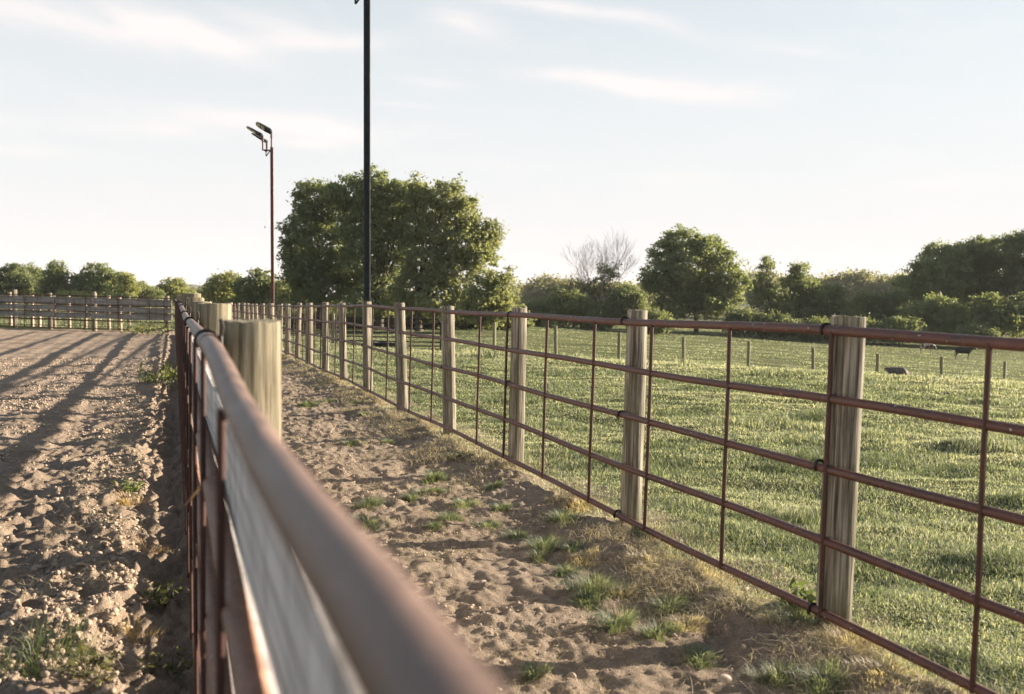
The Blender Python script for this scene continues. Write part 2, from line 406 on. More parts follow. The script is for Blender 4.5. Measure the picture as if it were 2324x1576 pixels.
# ------------------------------------------------------------------ right pipe fence
rf = thing('pipe_fence', 'long rusty pipe fence on round wooden posts between the dirt lane and the green pasture', 'fence', st(4.25, TR, 0))
obs = [(4.25, 1920, 718), (6.15, 1447, 704), (8.23, 1181, 699), (10.2, 1030, 695), (12.3, 920, 688), (14.5, 840, 685), (16.6, 784, 688), (18.6, 741, 686.5),
       (20.8, 705, 688), (22.9, 676, 687.5), (24.8, 655, 690), (26.7, 636, 690), (28.8, 618, 689), (31.5, 598.6, 689), (33.7, 585.5, 690),
       (35.8, 574, 690), (37.9, 564, 688.5), (40.5, 553, 688), (43.6, 541.6, 688), (46.3, 533, 690), (48.8, 526, 687)]
tops = []
for i, (Y, px, py) in enumerate(obs):
    s_ = s_of_Y(Y, TR); tp = at(px, py, Y).z
    tops.append((s_, tp))
    r = [.071, .062, .065, .066, .066, .068, .060, .064][i] if i < 8 else (.10 if i == 12 else .068 + .006 * ((i * 7) % 3 - 1))
    g = gz(*st(s_, TR).xy)
    me = post_mesh('post', r, tp - g, M['litwood'] if i == 20 else M['redpole'] if i == 19 else M['post'], 100 + i)
    p = link('post', me, rf); p.location = st(s_, TR - .035, g) - rf.location
    # the row leans a little away from the lane
    p.rotation_euler = (R(.8 * math.sin(i * 4.1)), R(1.6 + 1.0 * math.sin(i * 2.3)), R(40 * i)) if i < 19 else (0, 0, 0)
    if i == 19: tag(p, 'red-brown steel post near the gate')
for s_e in (s_of_Y(2.1, TR), s_of_Y(-.1, TR), s_of_Y(-2.3, TR)):
    me = post_mesh('post', .074, 1.36, M['post'], int(140 + s_e * 3)); p = link('post', me, rf); p.location = st(s_e, TR, gz(*st(s_e, TR).xy)) - rf.location
LEAN = math.tan(R(1.5))
def rail_top(s_):
    ss = [q[0] for q in tops]; zz = [q[1] for q in tops]
    z = float(np.interp(s_, ss, zz))
    return z
# smoothed crest height of the top rail, from measured positions
rl = [(3.36, 2324, 780), (4.25, 1915, 751.5), (5.2, 1655, 741), (6.15, 1447, 731), (8.23, 1181, 716), (10.2, 1030, 707.5), (12.3, 920, 700), (14.5, 834, 694.5), (16.6, 784, 695), (20.8, 705, 695.5), (26.7, 636, 695), (33.7, 585.5, 694), (43.6, 541.6, 693.5), (48.8, 526, 692.5)]
RS = [s_of_Y(Y, TR) for Y, _, _ in rl]; RZ = [at(px, py, Y - .1).z for Y, px, py in rl]
def z_rail(s_, k):
    z = float(np.interp(s_, RS, RZ)) if s_ > RS[0] else RZ[0]
    g = float(base_h(*[np.array([q]) for q in st(s_, 2.5).xy])[0])
    bottom = g + .095 + .012 * math.sin(s_ * .9) - .008 * min(max(4.0 - s_, 0), 1.5)
    fr = (0, .241, .484, .742, 1.0)[k]
    return z * (1 - fr) + bottom * fr
T_PIPE = TR - .115
def t_lean(z): return T_PIPE + (z - .1) * LEAN
S_end = s_of_Y(48.6, TR)
for k in range(5):
    mb = MB(); ss = list(np.arange(-4, 16, .55)) + list(np.arange(16, S_end, 1.1)) + [S_end]
    pts = []
    for s_ in ss:
        z = z_rail(s_, k) + .005 * math.sin(s_ * 1.9 + k * 2)
        pts.append(st(s_, t_lean(z), z))
    mb.tube(pts, .0215 if k == 0 else .019, 14)
    relmb(mb, rf).build('rail', M['rust'], rf)
rod_px = [2250, 1890, 1658, 1481, 1351, 1243, 1153, 1090, 985, 935, 882, 846, 805]
rod_s = [2.87 * .9466 * 0 + s_of_Y(2.77 * 2260 / (px - 393), T_PIPE) for px in rod_px]
s_ = rod_s[-1]
while s_ < S_end - 1: s_ += .89; rod_s.append(s_)
rod_s += [rod_s[0] - .88, rod_s[0] - 1.76, rod_s[0] - 2.64]
for i, s_ in enumerate(rod_s):
    mb = MB(); z1 = z_rail(s_, 0); z0 = z_rail(s_, 4) - .012
    w = .0105
    p1 = st(s_, t_lean(z1) - .014, z1 - .004); p0 = st(s_ + random.uniform(-.012, .012), t_lean(z0) - .014, z0)
    mb.tube([p0, p0.lerp(p1, .33) + D3 * random.uniform(-.006, .006), p0.lerp(p1, .66) + D3 * random.uniform(-.006, .006), p1], w, 8)
    relmb(mb, rf).build('upright', M['rod'], rf)
for i, (Y, px, py) in enumerate(obs[:14]):
    s_ = s_of_Y(Y, T_PIPE) - .012 + .008 * math.sin(i * 5)
    for k in ((0, 2, 4) if i in (0, 1) else (0, 2)):
        mb = MB(); z = z_rail(s_, k); clip_shape(mb, st(s_, t_lean(z), z), N3, r=.0265, wire=.0065)
        relmb(mb, rf).build('clip', M['clip'], rf)

# ------------------------------------------------------------------ left arena fence
lf = thing('arena_fence', 'weathered board and pipe fence in the near foreground along the ploughed arena', 'fence', st(2.65, .2, 0))
T_LP = .080; T_PL = .117; T_POST = .205
lp = [(2.75, .071, .086), (5.2, .045, .084), (7.5, .050, .08), (9.8, .030, .084), (12.0, -.012, .10), (13.9, -.02, .115), (15.7, .0, .08), (17.9, .015, .08), (20.1, .02, .08),
      (22.3, .01, .08), (24.5, .03, .08), (26.7, .02, .08), (28.9, .03, .08), (31.1, .02, .08), (33.3, .03, .08), (35.5, .03, .08), (.45, .04, .08), (-1.75, .05, .08)]
for i, (Y, d, r) in enumerate(lp):
    if Y > .3 or True:
        s_ = s_of_Y(Y, T_POST); g = gz(*st(s_, T_POST).xy); tt = T_POST + (r - .085) * 1.0
        if Y == .45: continue
        me = post_mesh('post', r, CAMZ - d - g, M['post_old'], 200 + i, n=28, taper=.03)
        p = link('post', me, lf); p.location = st(s_, tt, g) - lf.location
pd_ = [(-3, .14), (.2, .137), (.343, .137), (.42, .1365), (.52, .142), (.70, .150), (.92, .155), (1.35, .150), (1.7, .13), (2.08, .113), (2.6, .118), (3.05, .122), (4.0, .134), (5.2, .141), (6.5, .145), (8, .145), (9.8, .118), (13, .12), (18, .14), (28, .16), (37, .17)]
PY = [q[0] for q in pd_]; PD = [q[1] for q in pd_]
def zl(s_, k):
    Y = st(s_, T_LP).y; z = CAMZ - float(np.interp(Y, PY, PD))
    g = float(base_h(np.array([st(s_, 0).x]), np.array([Y]))[0])
    fr = (0, .25, .5, .75, 1)[k]; return z * (1 - fr) + (g + .09) * fr
for k in range(5):
    mb = MB(); ss = sorted(set(list(np.arange(-3.5, 12, .12)) + list(np.arange(12, s_of_Y(36.5, T_LP), 1.0))))
    mb.tube([st(s_, T_LP + .003 * math.sin(s_ * 1.7 + k), zl(s_, k)) for s_ in ss], .021 if k == 0 else .0195, 20)
    relmb(mb, lf).build('rail', M['rustpale'] if k == 0 else M['rustwarm'], lf)
# joining collar on the top pipe
mb = MB(); s0 = s_of_Y(2.33, T_LP)
mb.tube([st(s0 + q, T_LP, zl(s0 + q, 0)) for q in (0, .05, .11)], .0245, 20); relmb(mb, lf).build('collar', M['rustpale'], lf)
mb = MB(); mb.tube([st(s0 + q, T_LP, zl(s0 + q, 0)) for q in (.115, .125, .15)], .0232, 20); relmb(mb, lf).build('sleeve_gap', M['clip'], lf)
rods = [1.05, 1.72]
s_ = 1.72
rods = [s_of_Y(q, T_LP) for q in (1.38, 2.2, 3.0, 3.85, 4.7, 5.55, 6.4)]
s_ = rods[-1]
while s_ < s_of_Y(36, T_LP): s_ += .89; rods.append(s_)
rods += [rods[0] - 2.7]
for i, s_ in enumerate(rods):
    mb = MB(); z1 = zl(s_, 0) - .01; z0 = zl(s_, 4) - .01
    tt = T_LP - .024
    mb.tube([st(s_, tt, z0), st(s_ + random.uniform(-.006, .006), tt, (z0 + z1) / 2), st(s_, tt + .006, z1)], .0064, 10)
    relmb(mb, lf).build('upright', M['rod'], lf)
# boards
def board(parent, s0, s1, t, z0, z1, th, mat, seed, bow=0.0, fl=None):
    rg = random.Random(seed); mb = MB(); n = max(3, int((s1 - s0) / .35)); vs = []
    for i in range(n + 1):
        q = i / n; s_ = s0 + (s1 - s0) * q
        g = 0 if fl is None else fl(s_)
        wob = .008 * math.sin(s_ * 2.1 + seed); b_ = bow * math.sin(q * math.pi)
        for (dt, zz) in ((-th / 2, z0 + wob), (th / 2, z0 + wob * 1.3), (th / 2, z1 + wob * .6), (-th / 2, z1 + wob)):
            vs.append(st(s_, t + dt - b_, zz + g))
    f = []
    for i in range(n):
        for j in range(4): f.append((i * 4 + j, (i + 1) * 4 + j, (i + 1) * 4 + (j + 1) % 4, i * 4 + (j + 1) % 4))
    f.append((0, 1, 2, 3)); f.append((n * 4 + 3, n * 4 + 2, n * 4 + 1, n * 4))
    # local frame with x along the board so that the grain follows it
    L = st(s0, t, 0); inv = Matrix.Rotation(-(math.pi / 2 + AZF), 4, 'Z')
    mb.add([inv @ (v - L) for v in vs], f)
    me = mb.mesh('board', mat, False); o = link('board', me, parent)
    o.rotation_euler = (0, 0, math.pi / 2 + AZF); o.location = L - parent.location; return o
bs = [-3.2] + [s_of_Y(q, T_PL) for q in (.45, 2.75, 4.75, 9.1, 13.5, 17.9, 22.3, 26.7, 31.1, 35.9)]
lev = [(-.05, .035, .0), (.12, .23, 0), (.42, .62, 0), (.70, .925, 0), (.985, 1.17, 0)]
lev_far_shadow = [(-.05, .03), (.15, .19), (.37, .435), (.665, .72), (.96, 1.01)]  # far boards made narrow and level with the rails to thin their cast shadows
for k, (z0, z1, q) in enumerate(lev):
    for i in range(len(bs) - 1):
        if k == 1 and bs[i] < 6: continue
        if bs[i] > 6: z0, z1 = lev_far_shadow[k]
        board(lf, bs[i] + .004, bs[i + 1] - .004, T_PL - (.03 if k == 0 else 0), z0 + random.uniform(-.012, .012), z1 + random.uniform(-.012, .012), .026, M['plank'], k * 20 + i, bow=random.uniform(0, .012) if k else .01,
              fl=lambda s_: float(base_h(np.array([st(s_, 0).x]), np.array([st(s_, 0).y]))[0]))
for i, (Y, d, r) in enumerate(lp[:9]):
    s_ = s_of_Y(Y, T_POST) - .13; z = zl(s_, 0); mb = MB()
    clip_shape(mb, st(s_, T_LP, z), N3, r=.0255, wire=.0058, tail=.055); relmb(mb, lf).build('clip', M['clip'], lf)

# ------------------------------------------------------------------ cross fence closing the arena
A_ = at(391, 756, 36.9); B_ = at(-260, 742, 37.9)
A_.z = 0.0; B_.z = .22
cd = (B_ - A_); clen = Vector((cd.x, cd.y, 0)).length; cdir = Vector((cd.x, cd.y, 0)).normalized(); cn = Vector((cdir.y, -cdir.x, 0))
if cn.y > 0: cn = -cn          # towards the camera
def cp(q, off, z): 
    g = A_.z + (B_.z - A_.z) * q / clen
    return Vector((A_.x, A_.y, 0)) + cdir * q + cn * off + Vector((0, 0, z + g))
def q_of_px(sx):      # sx measured across the picture's full width of 2500
    px = sx / 1.07573; P = at(px, 700, 37.2); return (P - A_).dot(cdir)
cf = thing('board_fence', 'grey three-board fence with rusty pipes closing the far end of the arena', 'fence', (A_.x, A_.y, 0))
for sx, dh in ((413, .02), (316, -.04), (227, .10), (114, 0), (23, .1), (-70, 0), (-160, 0), (-250, 0)):
    q = q_of_px(sx); P = cp(q, -.10, 0)
    me = post_mesh('post', .085 if sx != 316 else .06, 1.36 + dh, M['post'], 300 + sx); p = link('post', me, cf); p.location = P - cf.location
for k, (z0, z1) in enumerate(((.46, .67), (.735, .925), (.99, 1.235))):
    bq = [0, q_of_px(222), q_of_px(23), clen]
    for i in range(3):
        mb = MB(); a = cp(bq[i] + .01, 0, (z0 + z1) / 2); b2 = cp(bq[i + 1] - .01, 0, (z0 + z1) / 2); L = (b2 - a).length
        n = 8; vs = []; f = []
        for j in range(n + 1):
            wob = .012 * math.sin(j * 1.3 + k * 2 + i)
            for dy, dz in ((-.014, -1), (.014, -1), (.014, 1), (-.014, 1)):
                vs.append((L * j / n, dy, dz * (z1 - z0) / 2 + wob))
        for j in range(n):
            for c_ in range(4): f.append((j * 4 + c_, (j + 1) * 4 + c_, (j + 1) * 4 + (c_ + 1) % 4, j * 4 + (c_ + 1) % 4))
        f += [(0, 1, 2, 3), (n * 4 + 3, n * 4 + 2, n * 4 + 1, n * 4)]
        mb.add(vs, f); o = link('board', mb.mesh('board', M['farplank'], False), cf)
        dv = (b2 - a).normalized(); o.rotation_euler = (0, -math.asin(dv.z), math.atan2(dv.y, dv.x)); o.location = a - cf.location
for z in (.085, .40, .70, .97, 1.285):
    mb = MB(); mb.tube([cp(q, .04, z + .01 * math.sin(q * .7 + z * 9)) for q in np.linspace(0, clen, 24)], .019, 8); relmb(mb, cf).build('rail', M['rust'], cf)
for sx in (410, 373, 293.6, 212, 132.7, 54, -25, -104, -183):
    q = q_of_px(sx); mb = MB(); mb.tube([cp(q, .07, .08), cp(q, .07, 1.28)], .014, 8); relmb(mb, cf).build('upright', M['rod'], cf)

# holding pen fence behind the cross fence
pf = thing('pen_fence', 'low pen fence of sunlit posts and dark wire panels seen through the board fence', 'fence', tuple(cp(2, -2.6, 0)))
for sx, h in ((36, 1.27), (55, .8), (93, 1.28), (132, 1.25), (173, 1.2), (222, 1.42), (233, 1.33), (263, 1.3), (-20, 1.3), (-70, 1.3)):
    off = -.5 if sx in (222,) else -1.2; q = q_of_px(sx) * 1.03
    P = cp(q, off, 0); P.z = gz(P.x, P.y) - .02
    p = link('post', post_mesh('post', .062, h, M['litwood'], 400 + sx), pf); p.location = P - pf.location
    p.rotation_euler = (0, R(random.uniform(-1, 1)), 0)
for z in (.12, .33, .52, .78, 1.05):
    mb = MB(); mb.tube([cp(q, -1.12, z) for q in np.linspace(q_of_px(263), q_of_px(-70), 16)], .011, 6); relmb(mb, pf).build('rail', M['rod'], pf)
for sx in range(-60, 262, 14):
    if sx in (80, 108): continue
    q = q_of_px(sx) * 1.03; mb = MB(); mb.tube([cp(q, -1.1, .05), cp(q, -1.1, 1.05)], .009, 6); relmb(mb, pf).build('upright', M['rod'], pf)

# ------------------------------------------------------------------ tube gates
def tube_gate(name, label, P0, P1, h, nbar, mat, r=.02, zoff=.12, rods_=(1,)):
    root = thing(name, label, 'gate', tuple(P0))
    d = (P1 - P0); L = d.length; d.normalize(); Z3 = Vector((0, 0, 1)); rc = .16
    pts = [P0 + Z3 * zoff]
    pts += [P0 + Z3 * (zoff + h - rc)]
    for k in range(1, 6):
        a = math.pi / 2 * k / 5; pts.append(P0 + d * (rc - rc * math.cos(a)) + Z3 * (zoff + h - rc + rc * math.sin(a)))
    for k in range(0, 6):
        a = math.pi / 2 * k / 5; pts.append(P1 - d * (rc - rc * math.sin(a)) + Z3 * (zoff + h - rc + rc * math.cos(a)))
    pts += [P1 + Z3 * zoff]
    mb = MB(); mb.tube(pts, r, 10); mb.tube([P0 + Z3 * (zoff + .01), P1 + Z3 * (zoff + .01)], r * .95, 8)
    relmb(mb, root).build('frame', mat, root)
    for k in range(1, nbar):
        z = zoff + h * (k / nbar) ** 1.12
        mb = MB(); mb.tube([P0 + Z3 * z, P1 + Z3 * z], r * .85, 8); relmb(mb, root).build('bar', mat, root)
    for f_ in rods_:
        mb = MB(); Q = P0.lerp(P1, f_); mb.tube([Q + Z3 * zoff, Q + Z3 * (zoff + h)], r * .8, 6); relmb(mb, root).build('brace', mat, root)
    return root
def gpt(px, Y, py=None):
    P = at(px, 760, Y); P.z = gz(P.x, P.y) if py is None else at(px, py, Y).z; return P
tube_gate('tube_gate', 'seven-bar grey tube gate with rounded corners standing closed in the pasture', gpt(765, 36, 792), gpt(1000, 36, 797), 1.10, 7, M['clip'], r=.027, rods_=(.07,), zoff=.04)
tube_gate('tube_gate', 'tube gate partly hidden behind the fence posts beside the wider pasture gate', gpt(655, 37, 786), gpt(749, 36.4, 789), 1.0, 5, M['rod'], r=.015, rods_=(.3, .6), zoff=.05)
tube_gate('lane_gate', 'rounded tube gate closing the far end of the dirt lane between the two fences', gpt(437, 49), gpt(522, 48.8), 1.22, 6, M['rod'])
# gate posts and pasture line posts
lineposts = thing('field_fence', 'row of thin round posts crossing the pasture behind the grassy crest', 'fence', tuple(gpt(1262, 34)))
for i, (px, py, pb, Y, r) in enumerate([(755, 712, 787, 36, .06), (1008, 730, 797, 36, .06), (1122, 733, 790, 34, .055), (1262, 740, 806, 34, .055), (1405, 755, 816, 34, .055), (1552, 765, 824, 34, .055), (1699, 775, 832, 34, .055),
                         (1847, 789, 842, 34, .055), (1992, 803, 852, 34, .055), (2138, 810, 856, 34, .055), (2281, 820, 862, 34, .05), (2425, 829, 862, 34, .05), (2570, 838, 862, 34, .05)]):
    T = at(px, py, Y); g = min(gz(T.x, T.y), T.z - .6)
    p = link('post', post_mesh('post', r, T.z - g, M['thinpost'], 500 + i), lineposts); p.location = Vector((T.x, T.y, g)) - lineposts.location
    p.rotation_euler = (0, R([1, .5, .4, -1, .6, -.4, .8, -1.2, .3, -.6, .4, 0, 0][i]), 0)
for z in (.12, .42):
    mb = MB(); mb.tube([at(px, py, 33.93) - Vector((0, 0, z)) for px, py in ((1122, 733), (1262, 740), (1405, 755), (1552, 765), (1699, 775), (1847, 789), (1992, 803), (2138, 810), (2281, 820), (2425, 829), (2570, 838))], .0016, 4)
    relmb(mb, lineposts).build('wire', M['dark'], lineposts)
# trough
tp_ = gpt(885, 33); trough = thing('feed_trough', 'black rubber trough lying on the grass in front of the pasture gate', 'trough', tuple(tp_))
mb = MB(); vs = []
for (zz, sx, sy) in ((0, .42, .22), (.24, .56, .31), (.25, .59, .34), (.21, .59, .34), (.24, .54, .29), (.05, .40, .2)):
    for k in range(16):
        a = 2 * math.pi * k / 16; ca, sa = math.cos(a), math.sin(a)
        e = .45; vs.append((math.copysign(abs(ca) ** e, ca) * sx, math.copysign(abs(sa) ** e, sa) * sy, zz))
f = [(i * 16 + j, i * 16 + (j + 1) % 16, (i + 1) * 16 + (j + 1) % 16, (i + 1) * 16 + j) for i in range(5) for j in range(16)]
f.append(tuple(range(15, -1, -1))); f.append(tuple(80 + j for j in range(16)))
mb.add(vs, f); mb.build('tub', M['rubber'], trough); trough.rotation_euler = (0, R(4), R(-6))
mb = MB(); mb.tube([(-.60, -.12, .16), (-.66, -.08, .17), (-.66, .08, .17), (-.60, .12, .16)], .012, 6); mb.build('handle', M['rubber'], trough)

# ------------------------------------------------------------------ light poles
def light_pole(label, base, H, w, red):
    root = thing('light_pole', label, 'lamp post', base, 'arena floodlight poles')
    mat = M['redpole'] if red else M['dark']
    mb = MB(); bev = w * .12; h_ = w / 2
    prof = [(h_ - bev, -h_), (h_, -h_ + bev), (h_, h_ - bev), (h_ - bev, h_), (-h_ + bev, h_), (-h_, h_ - bev), (-h_, -h_ + bev), (-h_ + bev, -h_)]
    vs = [(x, y, z) for z in (-.1, H) for x, y in prof]
    f = [(j, (j + 1) % 8, 8 + (j + 1) % 8, 8 + j) for j in range(8)] + [tuple(range(7, -1, -1)), tuple(range(8, 16))]
    mb.add(vs, f); p = mb.build('pole', mat, root, smooth=False); p.rotation_euler = (0, 0, R(14))
    # cross arm towards the arena and its brace
    mb = MB(); az = H - .09
    mb.tube([(0, 0, az), (-.24, -.10, az)], .022, 8); mb.tube([(-.22, .10, az), (-.24, -.16, az)], .022, 8)
    mb.build('cross_arm', M['dark'], root)
    mb = MB(); mb.tube([(-.05, 0, az), (-.17, 0, az - .17)], .016, 6); mb.tube([(-.18, 0, az + .0), (-.175, 0, az - .175)], .014, 6); mb.build('brace', M['dark'], root)
    for (sx, sy, sz, hl, yaw, tilt, rol) in ((-.015, .02, H, .44, -4, 31, -34), (-.235, -.15, H - .09, .38, 3, 31, -12), (-.175, .10, H - .10, .25, -8, 33, 6)):
        mb = MB(); mb.tube([(sx, sy, sz - .02), (sx, sy, sz + hl)], .024, 10); mb.tube([(sx, sy, sz + hl - .16), (sx, sy, sz + hl - .0)], .033, 10)
        stub = mb.build('lamp_bracket', M['redpole'] if red else M['dark'], root)
        # lamp head: flat tapering LED housing pointing to the arena, face down
        Lh = .55; W = .24; mb = MB(); vs = []
        secs = [(0, .05, .05), (.05, .10, .07), (.12, W * .42, .07), (.2, W * .5, .055), (Lh * .75, W * .5, .04), (Lh * .93, W * .42, .03), (Lh, W * .22, .02)]
        for (q, wd, th) in secs: vs += [(-q, -wd, -.012), (-q, wd, -.012), (-q, wd * .9, th - .012), (-q, -wd * .9, th - .012)]
        f = [(i * 4 + j, i * 4 + (j + 1) % 4, (i + 1) * 4 + (j + 1) % 4, (i + 1) * 4 + j) for i in range(len(secs) - 1) for j in range(4)]
        n_ = (len(secs) - 1) * 4; f += [(3, 2, 1, 0), (n_, n_ + 1, n_ + 2, n_ + 3)]
        mb.add(vs, f); hd = mb.build('lamp_head', M['dark'], root, smooth=False)
        for q in (.24, .385):
            m2 = MB(); m2.box((-q - .065, 0, -.016), (.12, W * .72, .008)); m2.build('lens', M['lens'], hd, smooth=False)
        hd.location = (sx, sy, sz + hl); hd.rotation_euler = (R(rol), R(tilt), R(yaw))
    return root
PA = at(833, 860, 15.35); PB = at(619.5, 860, 30.2)
light_pole('tall dark square light pole rising out of the top of the view beside the fence', (PA.x, PA.y, gz(PA.x, PA.y)), 6.13, .095, False)
light_pole('thin light pole with three floodlights facing the arena, standing left of the big tree', (PB.x, PB.y, gz(PB.x, PB.y)), at(620, 335, 30.2).z - gz(PB.x, PB.y), .10, True)

# ------------------------------------------------------------------ foliage
def unit(n):
    v = RNG.normal(size=(n, 3)); return v / np.linalg.norm(v, axis=1, keepdims=True)
def leaf_quads(P, size, nrm, tint, elong=1.6):
    """one rhombic leaf spray per point"""
    n = len(P); a = np.cross(nrm, unit(n)); a /= np.linalg.norm(a, axis=1, keepdims=True) + 1e-9; b_ = np.cross(nrm, a)
    s1 = (size * elong)[:, None]; s2 = size[:, None]
    v = np.stack([P - a * s1 * .5, P + b_ * s2 * .42 - a * s1 * .05, P + a * s1 * .5, P - b_ * s2 * .42 + a * s1 * .05], 1).reshape(-1, 3)
    f = np.arange(4 * n).reshape(n, 4); return v, f
GREENS = {'oak': ((.15, .185, .10), (.29, .315, .175)), 'dark': ((.13, .16, .09), (.235, .26, .145)), 'olive': ((.175, .20, .11), (.31, .32, .185)),
          'light': ((.22, .24, .11), (.36, .36, .17)), 'haze': ((.17, .18, .115), (.28, .265, .17))}
def tree(name, label, Y, lobes, kind='oak', leaf=.17, dens=1.0, trunk=None, group=None, cat='tree', py_base=750, depth=.9, clump=.62, cover=1.0):
    """lobes are ellipsoids (px, py, rx, ry) placed at distance Y"""
    k = Y / FPX
    cx = sum(l[0] for l in lobes) / len(lobes) if trunk is None else trunk
    B = at(cx, py_base, Y); B.z = gz(B.x, B.y)
    root = thing(name, label, cat, tuple(B), group)
    Lw = []
    for (px, py, rx, ry) in lobes:
        c = at(px, py, Y); Lw.append((np.array((c.x, c.y + RNG.uniform(-.35, .35) * rx * k * 1.2, c.z)), np.array((rx * k, rx * k * depth, ry * k))))
    vs = []; ts = []; c0, c1 = [np.array(q) for q in GREENS[kind]]
    Ps = []; Ns = []; Sz = []; Tn = []
    for (c, r) in Lw:
        area = 4 * math.pi * (r[0] * r[2])
        nc = max(6, int(area / (clump ** 2) * 1.15 * dens))
        d = unit(nc); rad = RNG.uniform(.45, 1.0, nc) ** .6
        bump_ = .74 + .44 * RNG.random(nc)
        cc = c + d * r * (rad * bump_)[:, None]
        cc = cc[cc[:, 2] > B.z + .15]; nc = len(cc)
        cr = clump * RNG.uniform(.45, 1.15, nc)
        nl = int(34 * dens * (clump / leaf / 3.6) ** 2) + 6
        idx = np.repeat(np.arange(nc), nl)
        off = RNG.normal(size=(len(idx), 3)) * .46; off[:, 2] *= .62
        P = cc[idx] + off * cr[idx][:, None]
        nn = unit(len(idx)) * .9 + off * .5 + np.array((0, 0, .55)); nn /= np.linalg.norm(nn, axis=1, keepdims=True)
        mixv = np.clip(RNG.random(nc) * .6 + .2, 0, 1)[idx] * .7 + RNG.random(len(idx)) * .3
        Ps.append(P); Ns.append(nn); Sz.append(leaf * RNG.uniform(.6, 1.3, len(idx))); Tn.append(c0 + (c1 - c0) * mixv[:, None])
    P = np.concatenate(Ps); nn = np.concatenate(Ns); sz = np.concatenate(Sz); tn = np.concatenate(Tn)
    P = P - np.array(B)
    v, f = leaf_quads(P, sz, nn, tn)
    link('crown', np_mesh('crown', v, [f], M['leaf'], tn), root)
    # trunk and limbs reaching into every lobe
    mb = MB(); zs = [l[0][2] for l in Lw]; topz = max(zs); H = topz - B.z
    tr = max(.05, H * .024)
    fork = H * .22
    wig = Vector((RNG.uniform(-.2, .2), RNG.uniform(-.2, .2), fork))
    mb.tube([(0, 0, -.2), (0, 0, .15), tuple(wig * .5), tuple(wig)], [tr * 1.5, tr * 1.15, tr, tr * .9], 9)
    for (c, r) in Lw:
        e = Vector(tuple(c - np.array(B))); 
        m1 = wig.lerp(e, .4) + Vector((RNG.uniform(-.2, .2), RNG.uniform(-.2, .2), H * .05)); rr = tr * .55
        mb.tube([tuple(wig * .9), tuple(m1), tuple(wig.lerp(e, .75)), tuple(e)], [rr, rr * .7, rr * .45, rr * .2], 6, cap=False)
        for q in range(5):
            d = unit(1)[0]; d[2] = abs(d[2]) * .8; tip = e + Vector(tuple(d * r * .85)); st0 = wig.lerp(e, .55 + .08 * q)
            mb.tube([tuple(st0), tuple(st0.lerp(tip, .5) + Vector((0, 0, .1))), tuple(tip)], [rr * .3, rr * .18, rr * .06], 4, cap=False)
    mb.build('trunk', M['bark'], root)
    return root

# --- the big trees right behind the pasture gate
tree('broadleaf_tree', 'tall dark round-topped tree at the left end of the big clump behind the poles', 72,
     [(712, 455, 42, 48), (690, 520, 48, 50), (668, 572, 34, 38), (735, 560, 55, 60), (700, 620, 55, 45), (760, 480, 42, 52), (672, 620, 30, 30), (745, 660, 60, 40), (690, 675, 40, 32), (790, 620, 40, 55)],
     'dark', dens=1.0, trunk=725, py_base=748)
tree('broadleaf_tree', 'tallest tree of the big clump, its crown rising directly behind the dark light pole', 70,
     [(800, 440, 42, 40), (850, 418, 34, 34), (845, 450, 44, 42), (915, 446, 30, 34), (762, 448, 34, 36), (850, 500, 50, 52), (900, 455, 42, 44), (820, 560, 55, 55), (890, 560, 55, 55), (860, 640, 60, 50), (935, 520, 40, 50), (800, 520, 35, 45), (850, 690, 60, 35)],
     'oak', dens=1.0, trunk=862, py_base=748)
tree('broadleaf_tree', 'broad sunlit olive-green tree forming the right side of the big clump', 68,
     [(942, 440, 26, 36), (968, 470, 38, 40), (1014, 448, 34, 40), (1060, 485, 36, 42), (985, 520, 48, 48), (1050, 550, 52, 45), (1095, 545, 40, 34), (1112, 522, 24, 20), (960, 600, 50, 50), (1025, 610, 50, 42), (1085, 590, 42, 30), (990, 675, 58, 48), (925, 665, 45, 50), (1050, 680, 40, 40)],
     'olive', dens=1.0, trunk=950, py_base=748)
tree('broadleaf_tree', 'low bright tree leaning out at the right foot of the big clump', 64,
     [(1100, 660, 44, 40), (1135, 635, 32, 28), (1145, 680, 32, 34), (1085, 700, 45, 36), (1120, 715, 36, 26)], 'olive', dens=1.1, trunk=1090, py_base=748, leaf=.15)
# --- left of the clump
tree('broadleaf_tree', 'dark rounded tree standing left of the big clump behind the thin light pole', 85,
     [(560, 655, 34, 26), (590, 640, 30, 28), (612, 660, 30, 34), (555, 685, 36, 22), (600, 690, 40, 26), (640, 668, 26, 26), (640, 700, 30, 22)], 'dark', trunk=590, py_base=730)
tree('broadleaf_tree', 'olive shrubby tree filling the gap under the left edge of the big clump', 76,
     [(655, 660, 24, 26), (672, 690, 34, 26), (640, 690, 22, 20)], 'olive', trunk=660, py_base=735)
tree('broadleaf_tree', 'light green feathery tree left of the thin light pole', 95,
     [(500, 650, 30, 26), (525, 640, 26, 20), (478, 672, 24, 20), (520, 675, 40, 24), (495, 695, 40, 18)], 'light', trunk=505, py_base=725)
tree('broadleaf_tree', 'pale hazy tree between the far fence corner and the light green feathery tree', 120,
     [(385, 652, 26, 20), (405, 645, 14, 16), (375, 672, 36, 20), (420, 672, 26, 16), (400, 690, 40, 14)], 'light', trunk=395, py_base=715)
tree('broadleaf_tree', 'leftmost dark tree beyond the arena, cut by the left border of the view', 105,
     [(8, 630, 22, 28), (38, 622, 24, 26), (20, 660, 34, 30), (55, 650, 20, 28), (-20, 640, 30, 34)], 'dark', trunk=20, py_base=715)
tree('broadleaf_tree', 'mid green tree between two darker ones above the left fence', 108,
     [(75, 632, 28, 30), (95, 650, 24, 32), (65, 665, 30, 24)], 'oak', trunk=78, py_base=715)
